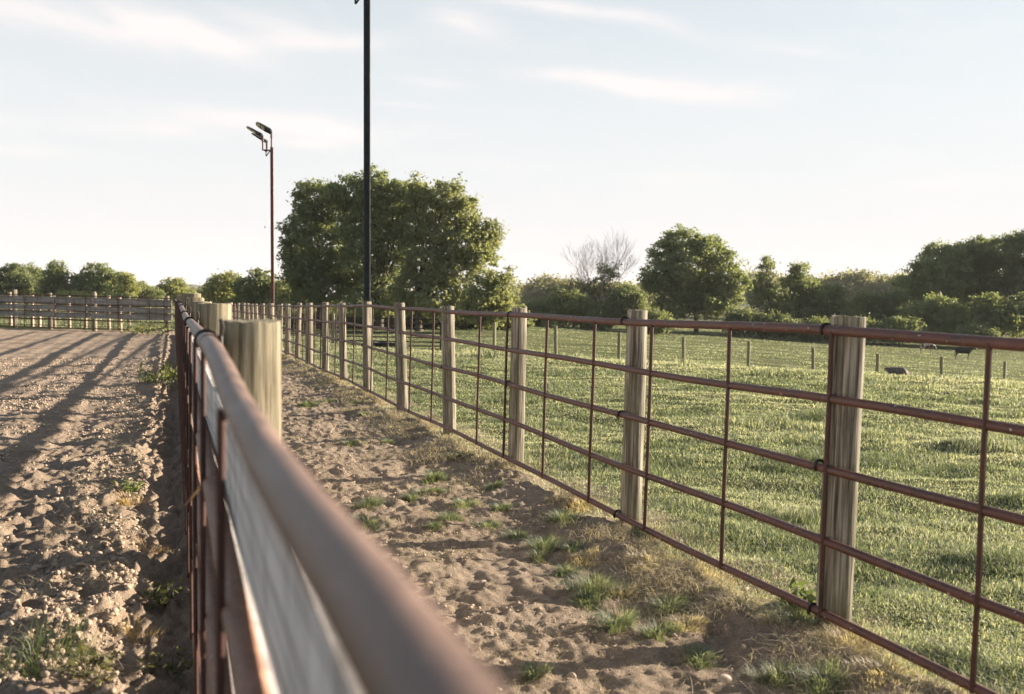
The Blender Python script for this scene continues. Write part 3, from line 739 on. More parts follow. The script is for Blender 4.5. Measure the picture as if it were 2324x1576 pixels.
tree('broadleaf_tree', 'dark peaked tree, the tallest of the row beyond the arena', 104,
     [(130, 622, 22, 28), (118, 650, 30, 30), (155, 645, 28, 28), (140, 672, 40, 22), (178, 660, 18, 22)], 'dark', trunk=138, py_base=715)
tree('broadleaf_tree', 'wide round tree right of the tallest one beyond the arena', 104,
     [(212, 625, 28, 26), (240, 630, 28, 26), (205, 655, 28, 30), (245, 660, 36, 28), (265, 645, 18, 26), (225, 680, 44, 18)], 'oak', trunk=228, py_base=715)
tree('broadleaf_tree', 'narrow sunlit tree at the right end of the row beyond the arena', 102,
     [(285, 636, 16, 24), (298, 655, 18, 26), (278, 668, 20, 22)], 'light', trunk=287, py_base=715)
tree('broadleaf_tree', 'small low tree sloping down to the hazy gap beyond the arena', 110,
     [(322, 655, 16, 18), (345, 668, 22, 16), (330, 682, 34, 14), (305, 678, 18, 18)], 'oak', trunk=328, py_base=715)
tree('hedge_shrub', 'bright yellow-green shrub just above the far board fence', 62,
     [(140, 672, 18, 12), (165, 674, 20, 11), (188, 677, 14, 10), (150, 684, 30, 12), (180, 686, 26, 10)], 'light', leaf=.10, trunk=160, cat='shrub', py_base=700, clump=.4)
tree('hedge_shrub', 'small rounded shrub right of the yellow-green one above the board fence', 66,
     [(262, 680, 22, 14), (240, 688, 24, 12), (292, 690, 22, 12)], 'oak', leaf=.12, trunk=264, cat='shrub', py_base=700, clump=.45)
# --- right of the clump
tree('broadleaf_tree', 'large bright rounded tree standing alone in the middle of the right treeline', 106,
     [(1545, 548, 42, 32), (1508, 572, 32, 34), (1600, 570, 45, 36), (1500, 630, 42, 40), (1560, 610, 62, 50), (1635, 610, 42, 42), (1672, 645, 30, 38), (1540, 680, 62, 44), (1620, 680, 60, 46), (1480, 640, 24, 26), (1580, 655, 60, 40)],
     'oak', dens=1.0, leaf=.21, clump=.8, trunk=1580, py_base=762)
tree('broadleaf_tree', 'thin wispy tree just right of the large rounded one', 112,
     [(1738, 608, 18, 22), (1730, 645, 26, 28), (1745, 690, 40, 44)], 'dark', dens=.8, leaf=.2, clump=.8, trunk=1738, py_base=765)
tree('broadleaf_tree', 'dark narrow-topped tree second to the right of the large rounded one', 114,
     [(1812, 616, 20, 18), (1805, 650, 42, 28), (1840, 665, 26, 28), (1800, 700, 60, 42)], 'dark', leaf=.2, clump=.8, trunk=1808, py_base=765)
tree('broadleaf_tree', 'low dark tree bridging towards the tall right-hand wood', 116,
     [(1890, 672, 34, 26), (1900, 710, 50, 34), (1860, 700, 40, 34)], 'dark', leaf=.2, clump=.8, trunk=1890, py_base=768)
tree('broadleaf_tree', 'mid-height tree at the left foot of the tall right-hand wood', 118,
     [(1965, 690, 42, 26), (1990, 720, 55, 30), (2030, 690, 40, 30)], 'dark', leaf=.2, clump=.8, trunk=1985, py_base=770)
tree('broadleaf_tree', 'rounded left shoulder tree of the tall right-hand wood', 122,
     [(2100, 625, 46, 44), (2135, 596, 46, 42), (2075, 665, 50, 42), (2165, 590, 46, 36), (2150, 650, 60, 50), (2110, 710, 70, 40)], 'oak', leaf=.22, clump=.9, trunk=2120, py_base=772)
tree('broadleaf_tree', 'tall middle tree of the right-hand wood', 124,
     [(2190, 584, 46, 36), (2228, 578, 46, 38), (2215, 612, 50, 40), (2200, 640, 60, 48), (2240, 680, 60, 50), (2190, 700, 60, 40)], 'dark', leaf=.22, clump=.9, trunk=2205, py_base=772)
tree('broadleaf_tree', 'highest tree of the right-hand wood, cut by the right border of the view', 120,
     [(2275, 570, 42, 38), (2330, 564, 50, 44), (2400, 560, 60, 46), (2400, 630, 60, 60), (2280, 620, 46, 46), (2340, 640, 60, 60), (2300, 700, 70, 50)], 'dark', leaf=.22, clump=.9, trunk=2305, py_base=772)
tree('field_shrub', 'big rounded shrub in front of the right-hand wood behind the cattle', 108,
     [(2120, 705, 44, 34), (2150, 715, 42, 30), (2085, 720, 40, 30), (2130, 735, 56, 26)], 'oak', leaf=.17, clump=.6, trunk=2120, cat='shrub', py_base=775)
tree('field_shrub', 'dark shrub at the right border in front of the wood', 108,
     [(2250, 700, 50, 34), (2330, 700, 50, 34), (2260, 720, 50, 34), (2310, 725, 50, 36), (2220, 735, 40, 26)], 'dark', leaf=.18, clump=.6, trunk=2265, cat='shrub', py_base=775)
for i, (px, py, rx, ry, kd, lb) in enumerate([(1215, 715, 44, 30, 'dark', 'dark shrub right beside the foot of the big clump'), (1290, 695, 46, 46, 'oak', 'leafy shrub left of the bare tree'),
        (1350, 720, 44, 34, 'dark', 'dark shrub at the foot of the bare tree'), (1425, 690, 40, 50, 'dark', 'tall shrub between the bare tree and the large rounded tree'),
        (1690, 730, 44, 30, 'dark', 'dark shrub under the right side of the large rounded tree'), (1480, 730, 44, 28, 'dark', 'dark shrub under the left side of the large rounded tree'),
        (1770, 738, 50, 26, 'dark', 'shrub at the foot of the thin wispy tree'), (1860, 745, 50, 24, 'dark', 'low shrub at the foot of the narrow-topped tree'), (1950, 748, 55, 24, 'dark', 'low shrub under the trees bridging to the right-hand wood'),
        (2040, 745, 50, 28, 'dark', 'low dark shrub left of the big rounded shrub'), (2210, 755, 50, 24, 'dark', 'low shrub hidden behind the black calf'),
        (1245, 745, 50, 14, 'light', 'bright low bush at the grass edge behind a field post')]):
    tree('field_shrub', lb, 98 if px < 1500 else 104, [(px, py, rx, ry), (px - rx * .5, py + 8, rx * .6, ry * .8), (px + rx * .5, py + 6, rx * .6, ry * .75)], kd, leaf=.18, clump=.65, trunk=px, cat='shrub', py_base=760)
# dark understorey below the big clump
for i, (px, lb) in enumerate([(700, 'dark undergrowth bush at the left foot of the big clump'), (790, 'dark undergrowth bush just left of the dark light pole'), (880, 'dark undergrowth bush behind the pasture gate'),
                              (970, 'dark undergrowth bush under the sunlit side of the big clump'), (1060, 'dark undergrowth bush at the right foot of the big clump'), (1150, 'dark undergrowth bush where the big clump ends')]):
    tree('field_shrub', lb, 74, [(px, 722, 50, 26), (px - 25, 732, 36, 20), (px + 28, 728, 36, 22)], 'dark', leaf=.16, clump=.6, trunk=px, cat='shrub', py_base=745)
# distant woods: read as one mass
def far_wood(name, label, Y, x0, x1, ytop, kind, n, rx=20, ry=12, leaf=.5, clump=1.8, base=720):
    lob = []
    for i in range(n):
        px = x0 + (x1 - x0) * (i + .5) / n; yt = ytop(px) + RNG.uniform(-4, 5)
        lob.append((px, yt + ry, rx, ry)); lob.append((px + rx * .3, yt + ry * 2.4, rx * 1.1, ry * 1.3))
    k = Y / FPX; Ps = []; Ts = []; c0, c1 = [np.array(q) for q in GREENS[kind]]
    for (px, py, rx_, ry_) in lob:
        c = at(px, py, Y * RNG.uniform(.97, 1.05)); nc = int(40 * rx_ * ry_ / 240) + 8
        d = unit(nc); cc = np.array(c) + d * np.array((rx_ * k, rx_ * k, ry_ * k)) * RNG.uniform(.5, 1, nc)[:, None]
        idx = np.repeat(np.arange(nc), 26); P = cc[idx] + RNG.normal(size=(len(idx), 3)) * clump * .45
        Ps.append(P); m_ = RNG.random(nc)[idx] * .6 + RNG.random(len(idx)) * .4; Ts.append(c0 + (c1 - c0) * m_[:, None])
    P = np.concatenate(Ps); T = np.concatenate(Ts); v, f = leaf_quads(P, leaf * RNG.uniform(.6, 1.2, len(P)), unit(len(P)), T)
    o = link(name, np_mesh(name, v, [f], M['leaf'], T)); tag(o, label, 'woodland', kind='stuff'); return o
far_wood('distant_wood', 'pale distant woodland filling the low gap between the rounded tree and the right-hand wood', 260, 1700, 2120, lambda x: 634 + 4 * math.sin(x / 40), 'haze', 14, 26, 16, .6, 2.2)
far_wood('distant_wood', 'distant woodland between the big clump and the bare tree', 230, 1140, 1480, lambda x: 652 - 12 * math.exp(-((x - 1250) / 60) ** 2), 'haze', 12, 22, 15, .5, 2.0)
far_wood('distant_wood', 'far low woodland behind the trees beyond the arena', 300, -120, 700, lambda x: 664, 'haze', 24, 26, 10, .7, 2.4)
# wooded hills on the horizon
def hill(name, x0, x1, ytop, Y, seed):
    n = 60; k = 10; v = []; 
    for i in range(n + 1):
        px = x0 + (x1 - x0) * i / n; c = at(px, ytop(px) + 3 * vnoise(np.array([px / 9.]), np.array([seed * 1.]), 3)[0], Y)
        for j in range(k + 1):
            a = math.pi * j / k; v.append((c.x, Y + -math.cos(a) * 160, max(-6, -6 + (c.z + 6) * math.sin(a))))
    f = [(i * (k + 1) + j, (i + 1) * (k + 1) + j, (i + 1) * (k + 1) + j + 1, i * (k + 1) + j + 1) for i in range(n) for j in range(k)]
    mb = MB(); mb.add(v, f); o = mb.build(name, M['hill'], None, True, 0); tag(o, kind='structure')
hill('hills', -400, 640, lambda px: 646 + 10 * abs((px - 430) / 300) ** 1.5 + 2 * math.sin(px / 18), 1100, 2)
hill('hills', 1100, 2700, lambda px: 655 + 4 * math.sin(px / 90), 1100, 5)

# --- bare tree
def bare_tree(label, base, H, spread, seed):
    rg = random.Random(seed); root = thing('bare_tree', label, 'tree', tuple(base)); mb = MB()
    def br(p, d, L, r, depth):
        pts = [p]; q = p.copy(); dd = d.copy()
        for k in range(3):
            dd = (dd + Vector((rg.uniform(-.16, .16), rg.uniform(-.16, .16), rg.uniform(-.02, .12)))).normalized(); q = q + dd * L / 3; pts.append(q.copy())
        mb.tube(pts, [r, r * .85, r * .7, r * .5], 5 if r > .02 else 3, cap=False)
        L *= 1.08
        if depth == 0: return
        for k in range(3):
            t_ = rg.uniform(.35, 1.0); i = min(2, int(t_ * 3)); P = pts[i].lerp(pts[i + 1], t_ * 3 - i)
            nd_ = (dd + Vector((rg.uniform(-1, 1), rg.uniform(-1, 1), rg.uniform(-.1, .5))) * spread).normalized()
            br(P, nd_, L * rg.uniform(.55, .78), max(.006, r * .46), depth - 1)
    for k in range(5):
        a = k * 1.26 + rg.uniform(-.3, .3); d = Vector((math.cos(a) * .38, math.sin(a) * .38, 1)).normalized() if k else Vector((0, 0, 1))
        mb.tube([(0, 0, -.1), Vector((0, 0, .5)), d * 1.2 * H / 10], [.17, .13, .10], 7, cap=False)
        br(d * 1.2 * H / 10, d, H * .36, .085, 5)
    mb.build('branches', M['deadbark'], root); return root
P = gpt(1372, 103); bare_tree('leafless pale tree with many upright branches between the shrubs', P, (at(1372, 540, 103).z - P.z) * 1.03, .5, 5)
tree('broadleaf_tree', 'thin leafy sapling growing up through the bare tree', 103.5, [(1368, 625, 20, 26), (1395, 615, 16, 20), (1350, 650, 20, 22)], 'olive', dens=.6, trunk=1372, py_base=760)
P = gpt(1318, 104); bare_tree('small sparse bare tree left of the larger leafless tree', P, 5.6, .6, 9)
tree('field_shrub', 'brownish half-bare shrub beside the sparse bare tree', 103, [(1285, 660, 16, 14), (1325, 650, 14, 10)], 'olive', dens=.5, trunk=1300, cat='shrub', py_base=760)

# ------------------------------------------------------------------ cattle
def skin_body(name, V, E, Rr, mat, parent, sub=2):
    me = bpy.data.meshes.new(name); me.from_pydata(V, E, []); o = bpy.data.objects.new(name, me); C.objects.link(o)
    sk = o.modifiers.new('s', 'SKIN'); ss = o.modifiers.new('u', 'SUBSURF'); ss.levels = sub; ss.render_levels = sub
    for i, r in enumerate(Rr):
        me.skin_vertices[0].data[i].radius = r if isinstance(r, tuple) else (r, r)
    me.skin_vertices[0].data[0].use_root = True
    bpy.context.view_layer.update(); dg = bpy.context.evaluated_depsgraph_get()
    m2 = bpy.data.meshes.new_from_object(o.evaluated_get(dg)); m2.name = name; m2.materials.clear(); m2.materials.append(mat)
    for p in m2.polygons: p.use_smooth = True
    bpy.data.objects.remove(o); o2 = bpy.data.objects.new(name, m2); C.objects.link(o2); o2.parent = parent; return o2
def cow(label, base, yaw, scale, mat, pose):
    root = thing('cow', label, 'cow', base); 
    if pose == 'lie':
        V = [(0, 0, .34), (.42, 0, .36), (.78, 0, .40), (1.0, .0, .52), (1.18, 0, .58), (1.38, 0, .50), (-.42, 0, .34), (-.80, 0, .32), (-.98, 0, .24),
             (.62, .22, .14), (.95, .26, .08), (.70, .30, .07), (-.62, .26, .16), (-.25, .34, .10), (-.5, .42, .07), (.62, -.2, .14), (.95, -.2, .08), (-.62, -.26, .16), (-.25, -.3, .1)]
        E = [(0, 1), (1, 2), (2, 3), (3, 4), (4, 5), (0, 6), (6, 7), (7, 8), (2, 9), (9, 10), (10, 11), (7, 12), (12, 13), (13, 14), (2, 15), (15, 16), (7, 17), (17, 18)]
        Rr = [.38, .36, .28, .16, .14, .08, .38, .30, .06, .09, .05, .04, .14, .07, .05, .09, .05, .14, .07]
        hz = (1.18, .58)
    else:
        g = pose == 'graze'
        hd = [(1.02, 0, .92), (1.22, 0, .62), (1.36, 0, .34)] if g else [(1.0, 0, 1.12), (1.22, 0, 1.10), (1.46, 0, .98)]
        V = [(0, 0, .88), (.42, 0, .90), (.76, 0, .95), hd[0], hd[1], hd[2], (-.42, 0, .90), (-.76, 0, .98),
             (.60, .16, .68), (.62, .17, .38), (.60, .17, .03), (.60, -.16, .68), (.50, -.17, .38), (.52, -.17, .03),
             (-.66, .17, .72), (-.74, .18, .44), (-.68, .18, .03), (-.66, -.17, .72), (-.84, -.18, .44), (-.80, -.18, .03),
             (-.90, 0, .90), (-.95, 0, .55), (-.94, 0, .35)]
        E = [(0, 1), (1, 2), (2, 3), (3, 4), (4, 5), (0, 6), (6, 7), (2, 8), (8, 9), (9, 10), (2, 11), (11, 12), (12, 13), (7, 14), (14, 15), (15, 16), (7, 17), (17, 18), (18, 19), (7, 20), (20, 21), (21, 22)]
        Rr = [.33, .32, .27, .17, .125, .075, .33, .27, .11, .055, .045, .11, .055, .045, .15, .065, .048, .15, .065, .048, .03, .018, .035]
        hz = (hd[1][0], hd[1][2])
    skin_body('body', V, E, Rr, mat, root)
    for sgn in (-1, 1):
        mb = MB(); x, z = hz
        mb.tube([(x - .06, sgn * .08, z + .07), (x - .10, sgn * .19, z + .10), (x - .12, sgn * .27, z + .06)], [.025, .045, .012], 6); mb.build('ear', mat, root)
    root.rotation_euler = (0, 0, yaw); root.scale = (scale * .76, scale, scale * 1.02); return root
P = at(2186, 812, 82); cow('black calf standing sideways in the far pasture below the top rail', (P.x, P.y, gz(P.x, P.y)), R(-14), .92, M['cowblack'], 'stand')
P = at(2103, 803, 91); cow('brown and white cow grazing with lowered head, half hidden behind the top rail', (P.x, P.y, gz(P.x, P.y)), R(-5), .85, M['cowpatch'], 'graze')
P = at(2040, 850, 38); cow('grey-brown cow lying in the grass behind the field crest between two thin posts', (P.x, P.y, max(gz(P.x, P.y), P.z - .25)), R(165), .52, M['cowbrown'], 'lie')

# ------------------------------------------------------------------ grass
def blades(P, h, w, lean, tint, rg=RNG, az=None):
    """tapering bent blades, 5 vertices each"""
    n = len(P); a = rg.uniform(0, 2 * math.pi, n) if az is None else az
    side = np.stack([np.cos(a), np.sin(a), np.zeros(n)], 1); la = a + math.pi / 2 + rg.normal(size=n) * .5
    ld = np.stack([np.cos(la), np.sin(la), np.zeros(n)], 1)
    up = np.array((0, 0, 1.0)); h = h[:, None]; w = w[:, None]; lean = lean[:, None]
    mid = P + up * h * .55 + ld * h * lean * .28; tip = P + up * h * (1 - .25 * lean) + ld * h * lean
    v = np.stack([P - side * w * .5, P + side * w * .5, mid + side * w * .4, mid - side * w * .4, tip], 1).reshape(-1, 3)
    b_ = (np.arange(n) * 5)[:, None]
    q = b_ + np.array([[0, 1, 2, 3]]); t = b_ + np.array([[3, 2, 4]])
    return v, q, t
def blade_mesh(name, P, h, w, lean, tint, mat, az=None):
    v, q, t = blades(P, h, w, lean, tint, az=az)
    return np_mesh(name, v, [q, t], mat, np.concatenate([tint, tint]))
G_A = np.array((.155, .205, .125)); G_B = np.array((.31, .365, .25)); G_D = np.array((.52, .515, .42))
def tint_mix(n, dry, fresh=None):
    m = RNG.random(n)[:, None]; c = G_A * (1 - m) + G_B * m
    if fresh is not None: c = c * (1 - .35 * fresh[:, None]) 
    d = (RNG.random(n) < dry)[:, None]
    return np.where(d, G_D * RNG.uniform(.7, 1.15, n)[:, None], c)
def scatter_view(n, y0, y1, power, xr):
    u = RNG.random(n)
    if abs(power - 1) < 1e-3: Y = y0 * (y1 / y0) ** u
    else: e = 1 - power; Y = (y0 ** e + (y1 ** e - y0 ** e) * u) ** (1 / e)
    X = RNG.uniform(xr[0], xr[1], n) * Y * .62
    return X, Y
# turf: short sward in front, longer tussocks with distance
Xs, Ys = scatter_view(950000, 2.3, 34, 1.05, (-.75, 1.0))
s_, t_ = to_st(Xs, Ys); e_ = edge_t(s_)
pk = sstep(-.18, .25, t_ - e_); keep = (RNG.random(len(Xs)) < pk * 1.0) & (t_ > .5)
Xs, Ys, s_, t_ = Xs[keep], Ys[keep], s_[keep], t_[keep]
cl = fbm(Xs * 1.6, Ys * 1.6, 4, 91); big = fbm(Xs * .35, Ys * .7, 3, 92)
tall = sstep(.50, .66, cl) * .9 + sstep(.52, .7, big) * .5
h = (.012 + .022 * tall + .012 * RNG.random(len(Xs))) * (1 + .008 * Ys) * RNG.uniform(.35, 1.35, len(Xs))
spots = sstep(.60, .70, fbm(Xs * 1.1 + 40, Ys * 1.7, 3, 94)) * sstep(.3, 1.2, t_ - TR)
h = h * (1 + 1.5 * spots); tall = np.maximum(tall, spots)
patch = sstep(.52, .66, fbm(Xs * .5, Ys * .9 + 30, 4, 99))
crest = sstep(-6, 0, Ys - (27 - np.clip(Xs + .5, -8, 14) * .95)) * sstep(1.5, 4.0, t_ - TR)
h = h * (1 + 1.0 * crest * RNG.random(len(Xs)))
w = np.maximum(.0034, .0006 * Ys) * RNG.uniform(.7, 1.3, len(Xs))
P = np.stack([Xs, Ys, ground_z(Xs, Ys) - .003], 1)
dryp = np.clip(.44 + .3 * patch - .35 * tall + .35 * crest + .25 * sstep(.3, -.1, t_ - TR + .1), .04, .8)
tn = tint_mix(len(Xs), dryp, tall)
link_o = link('pasture_grass', blade_mesh('pasture_grass', P, h, w, RNG.uniform(.2, 1.6, len(Xs)), tn, M['grass'])); tag(link_o, 'short patchy green and straw-coloured pasture grass', 'grass', kind='stuff')
# far pasture
Xs, Ys = scatter_view(330000, 30, 150, 1.0, (-.9, 1.0)); s_, t_ = to_st(Xs, Ys)
keep = (t_ > TR + .3) | (s_ > 42); keep &= Ys > 27 - np.clip(Xs + .5, -8, 14) * .95 + 1
Xs, Ys = Xs[keep], Ys[keep]
cl = fbm(Xs * .35, Ys * .8, 4, 93); tall = sstep(.48, .62, cl)
h = (.02 + .055 * tall) * RNG.uniform(.5, 1.3, len(Xs)); w = .0006 * Ys * RNG.uniform(.7, 1.3, len(Xs))
P = np.stack([Xs, Ys, ground_z(Xs, Ys) - .01], 1)
o = link('field_grass', blade_mesh('field_grass', P, h, w, RNG.uniform(.2, .8, len(Xs)), tint_mix(len(Xs), .22 + .0 * tall, tall), M['grass'])); tag(o, 'rough uneven grass of the far pasture beyond the crest', 'grass', kind='stuff')
# straw along the foot of the right fence
n = 36000; S = geo(1.8, 42, .01, .004); s_ = RNG.choice(S, n) + RNG.uniform(-.1, .1, n); t_ = edge_t(s_) + RNG.normal(size=n) * .17 - .16
X = s_ * DX + t_ * NX; Y = s_ * DY + t_ * NY
k = fbm(X * 2.2, Y * 2.2, 3, 95) > .5; k &= Y > .5; X, Y = X[k], Y[k]; n = len(X)
P = np.stack([X, Y, ground_z(X, Y) - .002], 1); tn = np.array((.50, .43, .32)) * RNG.uniform(.6, 1.1, n)[:, None]
o = link('dry_grass', blade_mesh('dry_grass', P, RNG.uniform(.015, .075, n), np.maximum(.0022, .0006 * Y), RNG.uniform(.8, 2.4, n), tn, M['straw'])); tag(o, 'matted dry straw-coloured grass along the foot of the pipe fence', 'dry grass', kind='stuff')
# straw bits and thin weeds on the arena verge and in the lane
n = 9000; s_ = 2.6 + 14 * RNG.random(n) ** 1.8; t_ = np.where(RNG.random(n) < .55, -.25 - .45 * RNG.random(n), .4 + 2.1 * RNG.random(n))
X = s_ * DX + t_ * NX; Y = s_ * DY + t_ * NY; k = fbm(X * 2.5, Y * 2.5, 3, 96) > .47; X, Y = X[k], Y[k]; n = len(X)
P = np.stack([X, Y, ground_z(X, Y)], 1); tn = np.array((.50, .43, .32)) * RNG.uniform(.6, 1.1, n)[:, None]
o = link('straw_litter', blade_mesh('straw_litter', P, RNG.uniform(.01, .07, n), np.full(n, .0024), RNG.uniform(1.2, 4, n), tn, M['straw'])); tag(o, 'loose straw and dead stems lying on the soil', 'straw', kind='stuff')

# sparse seedlings and dead runners between the tufts
n = 15000; s_ = 3.0 * (16 / 3.0) ** RNG.random(n); t_ = .5 + 2.0 * np.sqrt(RNG.random(n)); X = s_ * DX + t_ * NX; Y = s_ * DY + t_ * NY
k = fbm(X * 1.9 + 9, Y * 1.9, 4, 101) > .53; X, Y = X[k], Y[k]; n = len(X)
P = np.stack([X, Y, ground_z(X, Y) - .002], 1); dr = RNG.random(n)[:, None] < .6
o = link('lane_seedlings', blade_mesh('lane_seedlings', P, RNG.uniform(.008, .035, n), np.maximum(.002, .0005 * Y), RNG.uniform(.6, 2.5, n), np.where(dr, np.array((.44, .36, .25)), np.array((.12, .15, .07))) * RNG.uniform(.7, 1.2, n)[:, None], M['grass'])); tag(o, 'sparse seedlings and dead runners creeping over the dirt lane', 'grass', kind='stuff')
# grass tufts in the lane (each one a thing)
def tuft(name, label, px, py, rad, hgt, n, group=None, tcol=None, dry=.12, Y=None, cat='grass tuft'):
    # ground point seen in the direction (px,py)
    d = F0 + CR * ((px - CXP) / FPX) + CU * ((CYP - py) / FPX)
    k = CAMZ / -d.z if Y is None else Y / d.y
    x, y = d.x * k, d.y * k
    for _ in range(6):
        if Y is None:
            k = (CAMZ - gz(x, y)) / -d.z; x, y = d.x * k, d.y * k
    z = gz(x, y); n = int(n)
    sub = RNG.normal(size=(max(3, n // 22), 2)) * rad * .36; idx = RNG.integers(0, len(sub), n)
    q = sub[idx] + RNG.normal(size=(n, 2)) * rad * .20
    r = np.sqrt((q ** 2).sum(1)) / rad
    P = np.stack([q[:, 0], q[:, 1], ground_z(q[:, 0] + x, q[:, 1] + y) - z - .004], 1)
    c = tint_mix(n, dry) if tcol is None else np.array(tcol) * RNG.uniform(.6, 1.25, n)[:, None]
    azr = np.arctan2(q[:, 1], q[:, 0]) - math.pi / 2
    c = c * (.62 if tcol is None else 1.0)
    me = blade_mesh(name, P, hgt * RNG.uniform(.35, 1.15, n) * (1.1 - .4 * np.clip(r, 0, 1)), np.full(n, max(.0034, .0006 * y)) * RNG.uniform(.7, 1.2, n), RNG.uniform(.3, 1.5, n), c, M['grass'], azr)
    o = link(name, me); o.location = (x, y, z); tag(o, label, cat, group, 'stuff' if tcol is not None and cat == 'dry grass' else None); return o
GT = 'green grass tufts in the dirt lane'
TF = [(700, 920, .20, .07, 'wide flat grass tuft far up the lane, nearest the post of the arena fence'), (828, 943, .10, .06, 'small grass tuft up the lane beneath the row of pipe-fence posts'), (745, 910, .18, .05, 'thin grass patch beyond the wide flat tuft'), (805, 915, .12, .05, 'faint small tuft beside the lane edge far up'),
      (795, 1008, .11, .05, 'small sparse tuft left of the dark round one'), (880, 1006, .08, .07, 'compact dark round tuft alone in the middle of the lane'), (985, 1090, .13, .10, 'upright bushy tuft, the tallest in the middle of the lane'), (985, 1120, .16, .05, 'low tuft just in front of the tallest middle tuft'), (935, 1135, .08, .06, 'small tuft left of the low middle tuft'),
      (835, 1145, .14, .07, 'wispy half-dry tuft on the left side of the lane'), (720, 1115, .10, .06, 'blurred tuft right beside the near pipe'), (1060, 1148, .14, .06, 'dark flat tuft right of the lane centre'), (1118, 1105, .10, .05, 'little tuft close to the straw edge'), (1140, 1160, .08, .06, 'small pale tuft right of the dark flat tuft'),
      (1022, 1182, .10, .07, 'round tuft in front of the dark flat tuft'), (985, 1195, .08, .04, 'tiny tuft left of the round one'), (830, 1192, .16, .06, 'spreading tuft near the pipe, beyond the stony patch'), (1110, 1195, .13, .04, 'thin tuft beside the round one'), (1175, 1220, .10, .05, 'brownish tuft with dead stems'),
      (1238, 1245, .12, .09, 'dense tuft at the left of the pair near the straw bank'), (1222, 1275, .07, .06, 'small bright tuft touching the dense tuft'), (1300, 1250, .10, .05, 'low tuft right of the dense tuft'), (1280, 1300, .09, .05, 'small tuft above the biggest tuft'), (1345, 1340, .16, .10, 'biggest leafy tuft in the lane'),
      (1335, 1365, .12, .06, 'spiky fringe in front of the biggest tuft'), (1400, 1430, .10, .11, 'tuft with long upright blades in the right foreground'), (1515, 1390, .12, .09, 'dark green dome-shaped tuft in the right foreground'), (1495, 1440, .10, .07, 'tuft tangled in dry straw in front of the dome-shaped one'),
      (1590, 1500, .12, .05, 'flat dark tuft low in the foreground'), (1770, 1540, .13, .06, 'low tuft left of the last foreground tuft'), (1868, 1560, .14, .08, 'tuft at the bottom edge below the nearest fence post'), (1215, 1535, .05, .06, 'few lone blades at the bottom of the lane'), (1810, 1420, .18, .10, 'dark weedy tuft at the foot of the nearest pipe-fence post'),
      (1450, 1215, .12, .06, 'tuft at the foot of the second pipe-fence post'), (1035, 1035, .16, .05, 'grassy patch at the lane edge under the lower rail'), (1280, 1180, .14, .07, 'grass patch on the straw bank')]
for (px, py, rad, hg, lb) in TF:
    tuft('grass_tuft', lb, px, py, rad * .9, hg * 1.05, 200 + rad * 2600, GT, dry=.16 + .2 * ((px * 7 + py) % 5) / 5)
for (px, py, rad, hg, lb) in [(1320, 1145, .22, .07, 'dry straw heap on the bank left of the second fence post'), (1560, 1310, .30, .05, 'long mat of dead grass below the rails between the two nearest posts'), (1480, 1270, .2, .06, 'dead grass mat in front of the second fence post'),
                              (1560, 1425, .12, .05, 'reddish dry straw beside the foreground tufts'), (1330, 1265, .14, .04, 'reddish dead grass right of the dense tuft'), (1930, 1470, .14, .09, 'dry stalks round the base of the nearest fence post'), (1420, 1345, .16, .04, 'brown dead grass beside the biggest tuft'), (2010, 1530, .2, .05, 'dead grass under the lower rail at the bottom right')]:
    tuft('dry_tuft', lb, px, py, rad, hg, 700, 'dry straw heaps beside the pipe fence', tcol=(.48, .41, .31), cat='dry grass')

# leafy weeds on the arena side
def weed(name, label, px, py, n_stem, hgt, spread, leaf, tint, seed, lie=.5):
    rg = random.Random(seed); d = F0 + CR * ((px - CXP) / FPX) + CU * ((CYP - py) / FPX); k = CAMZ / -d.z; x, y = d.x * k, d.y * k
    for _ in range(6): k = (CAMZ - gz(x, y)) / -d.z; x, y = d.x * k, d.y * k
    root = thing(name, label, 'weed', (x, y, gz(x, y))); mb = MB(); P = []; 
    for i in range(n_stem):
        a = rg.uniform(0, 6.28); L = hgt * rg.uniform(.6, 1.2); o_ = Vector((rg.uniform(-1, 1), rg.uniform(-1, 1), 0)) * spread * .5
        dv = Vector((math.cos(a) * lie, math.sin(a) * lie, 1)).normalized(); p1 = o_ + dv * L * .6; p2 = p1 + (dv + Vector((math.cos(a), math.sin(a), -.3)) * .5).normalized() * L * .4
        mb.tube([o_ - Vector((0, 0, .02)), o_ + dv * L * .3, p1, p2], [.0028, .0024, .002, .001], 5, cap=False)
        for q in range(9):
            f_ = rg.uniform(.25, 1); P.append(o_.lerp(p2, f_) + Vector((rg.uniform(-1, 1), rg.uniform(-1, 1), rg.uniform(-.5, .8))) * leaf * 1.4)
    mb.build('stem', M['bark'], root)
    P = np.array([tuple(p) for p in P]); n = len(P); nn = unit(n) + np.array((0, 0, .8)); nn /= np.linalg.norm(nn, axis=1, keepdims=True)
    T = np.array(tint) * RNG.uniform(.6, 1.3, n)[:, None]
    v, f = leaf_quads(P, leaf * RNG.uniform(.6, 1.4, n), nn, T, 1.7); link('leaves', np_mesh('leaves', v, [f], M['leaf'], T), root); return root
weed('leafy_weed', 'bushy green weed growing against the arena fence halfway along', 362, 872, 26, .34, .5, .045, (.20, .23, .09), 1, .5)
weed('leafy_weed', 'small upright weed between the ditch and the clods', 290, 1125, 12, .12, .12, .022, (.13, .19, .06), 2, .6)
weed('leafy_weed', 'dark trailing weed down in the ditch beside the boards', 372, 1360, 14, .14, .14, .022, (.11, .115, .06), 3, .8)
weed('leafy_weed', 'sprawling wilted weed at the bottom left corner beside the fence', 340, 1545, 26, .12, .30, .02, (.15, .145, .08), 4, 1.1)
weed('leafy_weed', 'low wilted weed between the grass clump and the fence at the bottom edge', 225, 1560, 14, .08, .18, .018, (.17, .16, .09), 5, 1.1)
